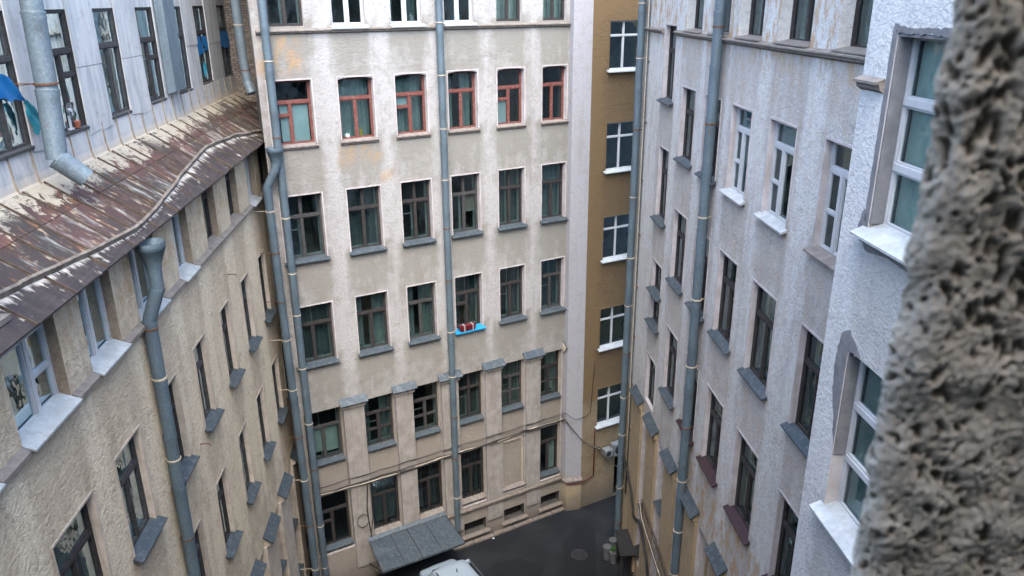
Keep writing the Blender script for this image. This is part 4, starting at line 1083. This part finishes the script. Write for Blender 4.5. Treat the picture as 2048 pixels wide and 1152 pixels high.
# ================================================================== YARD OBJECTS
cp = thing('entrance_canopy', (-4.2, 25.5, 0), 'grey sheet metal canopy of four panels over the basement entrance by the van', 'canopy')
A0, A1 = Vector((-5.79, 25.46)), Vector((-2.89, 27.12))       # wall side
F0, F1 = Vector((-5.0, 23.97)), Vector((-1.95, 25.67))
cuts = [0, .27, .48, .72, 1]
for a, b in zip(cuts, cuts[1:]):
    pa, pb, fa, fb = A0.lerp(A1, a + .002), A0.lerp(A1, b - .004), F0.lerp(F1, a + .002), F0.lerp(F1, b - .004)
    m = MB(); j = random.uniform(-.01, .01); K = 4; vs_ = []
    for i in range(K + 1):
        t = i / K
        for (u, v) in ((pa, fa), (pb, fb)):
            q = u.lerp(v, t); vs_.append((q.x, q.y, 1.95 - .33 * t + j + (.03 * sin(i * 2.2) if a == 0 and u is pa else 0)))
    for (u, v) in ((pa, fa), (pb, fb)): vs_.append((v.x, v.y, 1.54 + j))
    fs = [(2 * i, 2 * i + 1, 2 * i + 3, 2 * i + 2) for i in range(K + 1)]
    m.add(vs_, fs); 
    m.add([(fb.x, fb.y, 1.62 + j), (pb.x, pb.y, 1.95 + j), (pb.x, pb.y, 1.99 + j), (fb.x, fb.y, 1.66 + j)], [(0, 1, 2, 3)])
    m.obj('canopy_panel', 'tin', cp)
for q, w in ((F0, A0), (F1, A1)):
    m = MB(); e = q.lerp(w, .08); m.tube([(e.x, e.y, 1.55), (w.x, w.y, .8)], .025, 8); m.obj('strut', 'black', cp)
m = MB(); a_ = A0.lerp(F0, .08); b_ = A1.lerp(F1, .08)
m.add([(A0.x, A0.y, 2.05), (A1.x, A1.y, 2.05), (b_.x, b_.y, 1.955), (a_.x, a_.y, 1.955)], [(0, 1, 2, 3)]); m.obj('flashing', 'tin', cp)

# van: lofted body, roof visible from above
vn = thing('parked_van', (-2.2, 23.6, 0), 'silver-blue minivan parked half under the sheet metal canopy, its roof at the bottom edge', 'van')
ang = math.atan2(.86, -.52)
VX = Vector((cos(ang), sin(ang), 0)); VY = Vector((-sin(ang), cos(ang), 0)); VO = Vector((-2.52, 24.25, 0))
def VT(a, b, c): v = VO + VX * a + VY * b; return (v.x, v.y, c)
sec = [(1.25, .55, .80, .35), (1.15, .78, .95, .3), (.75, .84, 1.02, .25), (.45, .86, 1.16, .22), (.12, .80, 1.66, .2), (-.08, .78, 1.84, .2), (-.8, .78, 1.88, .2), (-1.8, .79, 1.90, .2), (-2.7, .78, 1.86, .2), (-3.0, .74, 1.70, .2), (-3.2, .72, 1.0, .3)]
m = MB(VT); vs_ = []
for (a, w, h, z0) in sec:
    hw = .86 if h > 1.05 else w
    belt = min(1.0, h * .9)
    ring = [(-hw * .97, z0), (-hw, (z0 + belt) * .55), (-hw, belt), (-w * .93, h - .12 * (h > 1.2)), (-w * .75, h - .02), (0, h + .02), (w * .75, h - .02), (w * .93, h - .12 * (h > 1.2)), (hw, belt), (hw, (z0 + belt) * .55), (hw * .97, z0)]
    vs_ += [(a, b, c) for b, c in ring]
R_ = 11; fs = []
for j in range(len(sec) - 1):
    for i in range(R_ - 1): k = j * R_ + i; fs.append((k, k + 1, k + R_ + 1, k + R_))
fs.append(tuple(range(R_))); fs.append(tuple(range(len(sec) * R_ - 1, (len(sec) - 1) * R_ - 1, -1)))
m.add(vs_, fs); vb = m.obj('body', 'van', vn, smooth=True)
sm = vb.modifiers.new('subsurf', 'SUBSURF'); sm.levels = 1; sm.render_levels = 2
m = MB(VT); m.add([(.42, -.66, 1.15), (.42, .66, 1.15), (.15, .6, 1.62), (.15, -.6, 1.62)], [(0, 1, 2, 3)]); m.obj('windscreen', 'black', vn)
for sgn in (-1, 1):
    m = MB(VT); m.add([(.1, sgn * .865, 1.08), (-2.7, sgn * .865, 1.08), (-2.6, sgn * .80, 1.6), (-.2, sgn * .80, 1.6)], [(0, 1, 2, 3)]); m.obj('side_window', 'black', vn)
    m = MB(VT); m.tube([VT(0, 0, 0)] * 2, .001, 3) if False else None
    m.box(.30, .42, sgn * .88, sgn * 1.12, 1.05, 1.25); o = m.obj('wing_mirror', 'van', vn); bv = o.modifiers.new('bevel', 'BEVEL'); bv.width = .04; bv.segments = 3
    m = MB(VT); m.box(-2.7, -.4, sgn * .70 - .018, sgn * .70 + .018, 1.93, 1.955); m.obj('roof_rail', 'tin', vn)
    for a in (.75, -2.3):
        m = MB(); c = Vector(VT(a, sgn * .78, .32)); m.tube([c - VY * .1, c + VY * .1], .32, 18); w = m.obj('wheel', 'black', vn)
        m = MB(); m.tube([c + VY * .08 * sgn, c + VY * .115 * sgn], .18, 14); m.obj('rim', 'galv_new', w)
m = MB(VT); m.box(-.75, -.70, -.012, .012, 1.9, 2.05); m.obj('aerial', 'black', vn)

# kerb strip and asphalt repairs
kb = MB(WA.T); a = AC[2][1] + .2
while a < WA.L - .1:
    kb = MB(WA.T); kb.box(a, a + .96, .09, .30 + random.uniform(-.02, .02), 0, .07 + random.uniform(-.01, .01)); o = kb.obj('kerb_stone', 'dirty_stone', bA); a += 1.0
for (pts, z, mt) in (([(-.6, 25.2), (.9, 24.9), (1.3, 26.2), (.2, 26.7), (-.9, 26.3)], .004, 'asphalt_dark'), ([(2.0, 25.6), (3.3, 25.2), (3.6, 28.6), (2.9, 28.9), (2.1, 27.6)], .008, 'asphalt_dark')):
    m = MB(); m.add([(x, y, z) for x, y in pts], [tuple(range(len(pts)))]); o = m.obj('asphalt_patch', mt); o['kind'] = 'structure'
# manhole
mh = thing('manhole_cover', (2.75, 26.85, 0), 'round cast iron manhole cover in the asphalt yard', 'manhole cover')
m = MB(); m.tube([(2.75, 26.85, 0.0), (2.75, 26.85, .018)], .36, 28); m.obj('rim', 'black', mh)
m = MB(); m.tube([(2.75, 26.85, 0.019), (2.75, 26.85, .026)], .30, 28)
for i in range(-3, 4): m.box(2.75 - .25, 2.75 + .25, 26.85 + i * .07 - .012, 26.85 + i * .07 + .012, .0265, .034)
m.obj('cover', 'black', mh)
# pots beside the little porch
for (x, y, h, lab, plant) in ((3.89, 26.6, .62, 'tall grey pot without a plant, leftmost of the three by the porch', 0), (4.12, 26.38, .55, 'grey pot holding a small green plant by the porch', 1), (4.2, 27.05, .6, 'grey pot standing rearmost of the three by the porch', 0)):
    t = thing('plant_pot', (x, y, 0), lab, 'pot', 'grey pots beside the porch')
    m = MB(); m.tube([(x, y, 0), (x, y, .03), (x, y, h)], [.13, .15, .19], 16, cap=False); m.tube([(x, y, h), (x, y, h - .02), (x, y, h - .08)], [.19, .165, .16], 16); m.obj('pot', 'pot_grey', t, smooth=False)
    if plant:
        m = MB()
        for k in range(60):
            a = random.uniform(0, 6.3); r0 = random.uniform(.02, .16); z = h + random.uniform(-.05, .22); c = Vector((x + r0 * cos(a), y + r0 * sin(a), z))
            u = Vector((random.gauss(0, 1), random.gauss(0, 1), random.gauss(0, .6))).normalized() * .06; v = u.cross(Vector((0, 0, 1))).normalized() * .025
            m.add([tuple(c - u), tuple(c + v), tuple(c + u), tuple(c - v)], [(0, 1, 2, 3)])
        m.obj('leaves', 'leaf', t)
# small porch on the right
pc = thing('door_porch', (4.7, 25.3, 0), 'small dark sheet metal porch roof over a doorway in the right facade', 'porch')
m = MB()
m.add([(4.12, 26.37, 1.62), (4.78, 26.05, 1.95), (4.98, 24.45, 1.95), (4.16, 24.85, 1.58), (4.12, 26.37, 1.58), (4.78, 26.05, 1.91), (4.98, 24.45, 1.91), (4.16, 24.85, 1.54)],
      [(0, 1, 2, 3), (4, 7, 6, 5), (0, 3, 7, 4), (1, 0, 4, 5), (2, 1, 5, 6), (3, 2, 6, 7)]); m.obj('porch_roof', 'tin_burg' if False else 'black', pc)
for yy in (24.9, 26.25):
    m = MB(); m.box(4.2, 4.26, yy, yy + .06, 0, 1.57); m.obj('post', 'wood_dark', pc)
m = MB(WB.T); m.box(WB.sy(26.1), WB.sy(25.2), .095, .12, .02, 1.9); m.obj('door', 'wood_dark', pc)
# black tank
tk = thing('black_tank', (4.75, 22.9, 0), 'black round topped tank standing under the cables at the right facade', 'tank')
m = MB(); m.tube([(4.6, 22.7, 0), (4.6, 22.7, 1.5), (4.6, 22.7, 1.62), (4.6, 22.7, 1.7)], [.42, .42, .34, .1], 20); m.obj('drum', 'black', tk, smooth=False)
m = MB(); m.tube([(4.6, 22.7, 1.7), (4.6, 22.7, 1.8)], .08, 12); m.obj('lid_knob', 'black', tk)
# scrap of paper
m = MB(); m.add([(-.93, 27.9, .01), (-.84, 27.92, .02), (-.85, 28.0, .012), (-.94, 27.98, .03)], [(0, 1, 2, 3), (3, 2, 1, 0)]); o = m.obj('paper_scrap', 'pvc'); tag(o, 'tiny white scrap of paper lying on the asphalt', 'litter')
# hook brackets in the walls
def hook(W, a, z, lab):
    m = MB(); p = W.T(a, .001, z); q = W.T(a, .22, z + .0); r_ = W.T(a, .24, z - .06); m.tube([p, q, r_], .014, 6); o = m.obj('wall_hook', 'rustbr'); tag(o, lab, 'hook', 'old iron hooks in the plaster walls')
hook(WC, WC.sy(20.4), 14.9, 'iron hook in the left facade between the top ledge and the windows below')
hook(WC, WC.sy(16.3), 12.0, 'iron hook in the left facade just right of the near drainpipe')

# ================================================================== SMALL THINGS IN AND ON WINDOWS
pb = thing('planter_box', WA.T(AC[3][0] + .38, .06, 9.97), 'maroon planter box with two white clips on the bright blue sill', 'planter')
a = AC[3][0] + .12
m = MB(WA.T)
m.add([(a, -.02, 9.96), (a + .62, -.02, 9.96), (a + .62, .14, 9.96), (a, .14, 9.96), (a - .03, -.05, 10.16), (a + .65, -.05, 10.16), (a + .65, .17, 10.16), (a - .03, .17, 10.16),
       (a, -.02, 10.14), (a + .62, -.02, 10.14), (a + .62, .14, 10.14), (a, .14, 10.14)],
      [(0, 3, 2, 1), (0, 1, 5, 4), (1, 2, 6, 5), (2, 3, 7, 6), (3, 0, 4, 7), (4, 5, 9, 8), (5, 6, 10, 9), (6, 7, 11, 10), (7, 4, 8, 11), (8, 9, 10, 11)]); m.obj('box', 'maroon', pb)
for dx in (.14, .5):
    m = MB(WA.T); m.box(a + dx, a + dx + .03, .172, .18, 9.93, 10.19); m.box(a + dx, a + dx + .03, -.04, .171, 10.165, 10.19); m.obj('clip', 'pvc', pb)
# fan
fn = thing('desk_fan', WT.T(WT.sy(16.1), .0, 19.56), 'white desk fan standing on the sill of the attic window beside the thick pipe', 'fan')
fa = WT.sy(16.05); m = MB(WT.T); m.box(fa - .08, fa + .08, -.03, .045, 19.565, 19.6); m.box(fa - .02, fa + .02, -.01, .03, 19.6, 19.85); m.obj('stand', 'pvc', fn)
m = MB(); n = 20; cc = Vector(WT.T(fa, .02, 19.96))
m.tube([cc, cc + Vector((.06, 0, 0))], .04, 12); m.obj('motor', 'pvc', fn)
m = MB()
for rr in (.06, .1, .14): m.tube([tuple(Vector(WT.T(fa + rr * cos(2 * pi * i / n), .05, 19.96 + rr * sin(2 * pi * i / n)))) for i in range(n + 1)], .004, 4)
for k in range(12): m.tube([WT.T(fa, .055, 19.96), WT.T(fa + .14 * cos(k * pi / 6), .05, 19.96 + .14 * sin(k * pi / 6))], .003, 4)
m.obj('grille', 'ac', fn)
pt = thing('flower_pot', WT.T(fa - .28, .02, 19.56), 'small terracotta flower pot beside the desk fan on the attic sill', 'pot')
p_ = WT.T(fa - .30, .0, 0); m = MB(); m.tube([(p_[0], p_[1], 19.565), (p_[0], p_[1], 19.7)], [.06, .085], 14); m.obj('pot', 'terra', pt)
# blue sheeting
def cloth(W, quad, mat, lab, n0=.05, tat=0.0, k=8):
    m = MB(W.T); (a0, z0), (a1, z1), (a2, z2), (a3, z3) = quad; K = k
    vs_ = []; rr = random.Random(int(a0 * 100))
    for j in range(K + 1):
        v = j / K
        for i in range(K + 1):
            u = i / K
            a = (a0 * (1 - u) + a1 * u) * (1 - v) + (a3 * (1 - u) + a2 * u) * v; z = (z0 * (1 - u) + z1 * u) * (1 - v) + (z3 * (1 - u) + z2 * u) * v
            if j == K: z += rr.uniform(-tat, tat); 
            vs_.append((a + (rr.uniform(-.5, .5) * tat if i in (0, K) else 0), n0 + .03 * sin(u * 9 + v * 3) + .02 * v, z))
    fs = [(j * (K + 1) + i, j * (K + 1) + i + 1, (j + 1) * (K + 1) + i + 1, (j + 1) * (K + 1) + i) for j in range(K) for i in range(K)]
    m.add(vs_, fs); o = m.obj('plastic_sheeting', mat, None, smooth=True); tag(o, lab, 'sheeting', 'torn blue sheeting at the attic windows'); return o
w1 = TT[4]; w6 = TT[9]; w7 = TT[10]
cloth(WT, ((w1[0] + .38, 20.78), (w1[0] + 1.1, 21.05), (w1[0] + 1.1, 20.5), (w1[0] + .02, 20.33)), 'cloth_blue', 'bright blue sheeting across the leftmost attic window', n0=.05, tat=.05)
cloth(WT, ((w1[0] + .05, 20.38), (w1[0] + .16, 20.3), (w1[0] - .02, 19.72), (w1[0] - .34, 19.95)), 'cloth_teal', 'faded teal torn sheeting hanging right of the leftmost attic window', n0=.10, tat=.08)
cloth(WT, ((w6[0] + .06, 20.95), (w6[1] - .06, 21.0), (w6[1] - .1, 20.42), (w6[0] + .1, 20.5)), 'cloth_blue', 'bright blue cloth hung in the second last attic window', n0=-.02, tat=.03)
cloth(WT, ((w6[0] + .5, 20.1), (w6[0] + .75, 20.2), (w6[0] + .75, 19.75), (w6[0] + .7, 19.7)), 'cloth_teal', 'teal scrap of cloth low in the second last attic window', n0=-.02, tat=.03)
cloth(WT, ((w7[0] + .0, 21.0), (w7[1] - .1, 21.05), (w7[1] - .12, 20.5), (w7[0] + .05, 20.45)), 'cloth_blue', 'bright blue cloth hung in the last attic window beside the brick gable', n0=.02, tat=.03)
# yellow bottle and bowl in red window 2
def jar(W, a, n, z, r, h, mat, lab, cat):
    p = W.T(a, n, z); m = MB(); m.tube([(p[0], p[1], z), (p[0], p[1], z + h * .6), (p[0], p[1], z + h * .75), (p[0], p[1], z + h)], [r, r, r * .45, r * .4], 12)
    o = m.obj(cat.replace(' ', '_'), mat, smooth=False); tag(o, lab, cat)
M['yellow'] = plain('yellow_plastic', (0.7, 0.5, 0.02), (0.6, 0.42, 0.02), 5, .5)
M['tealp'] = plain('teal_plastic', (0.02, 0.30, 0.36), (0.02, 0.25, 0.3), 5, .5)
jar(WA, AC[1][1] - .42, -.31, 17.73, .045, .28, 'yellow', 'yellow bottle on the inner sill of the red window second from left', 'bottle')
jar(WA, AC[1][0] + .28, -.31, 17.73, .10, .16, 'blind', 'white bowl on the inner sill of the red window second from left', 'bowl')
jar(WA, WA.sx(-1.7), -.27, 21.35, .12, .28, 'tealp', 'teal basket in the white framed top window beside the centre drainpipe', 'basket')
jar(WA, WA.sx(-3.15), -.27, 21.35, .09, .26, 'ac', 'pale jar standing in the white framed top window left of the centre drainpipe', 'jar')
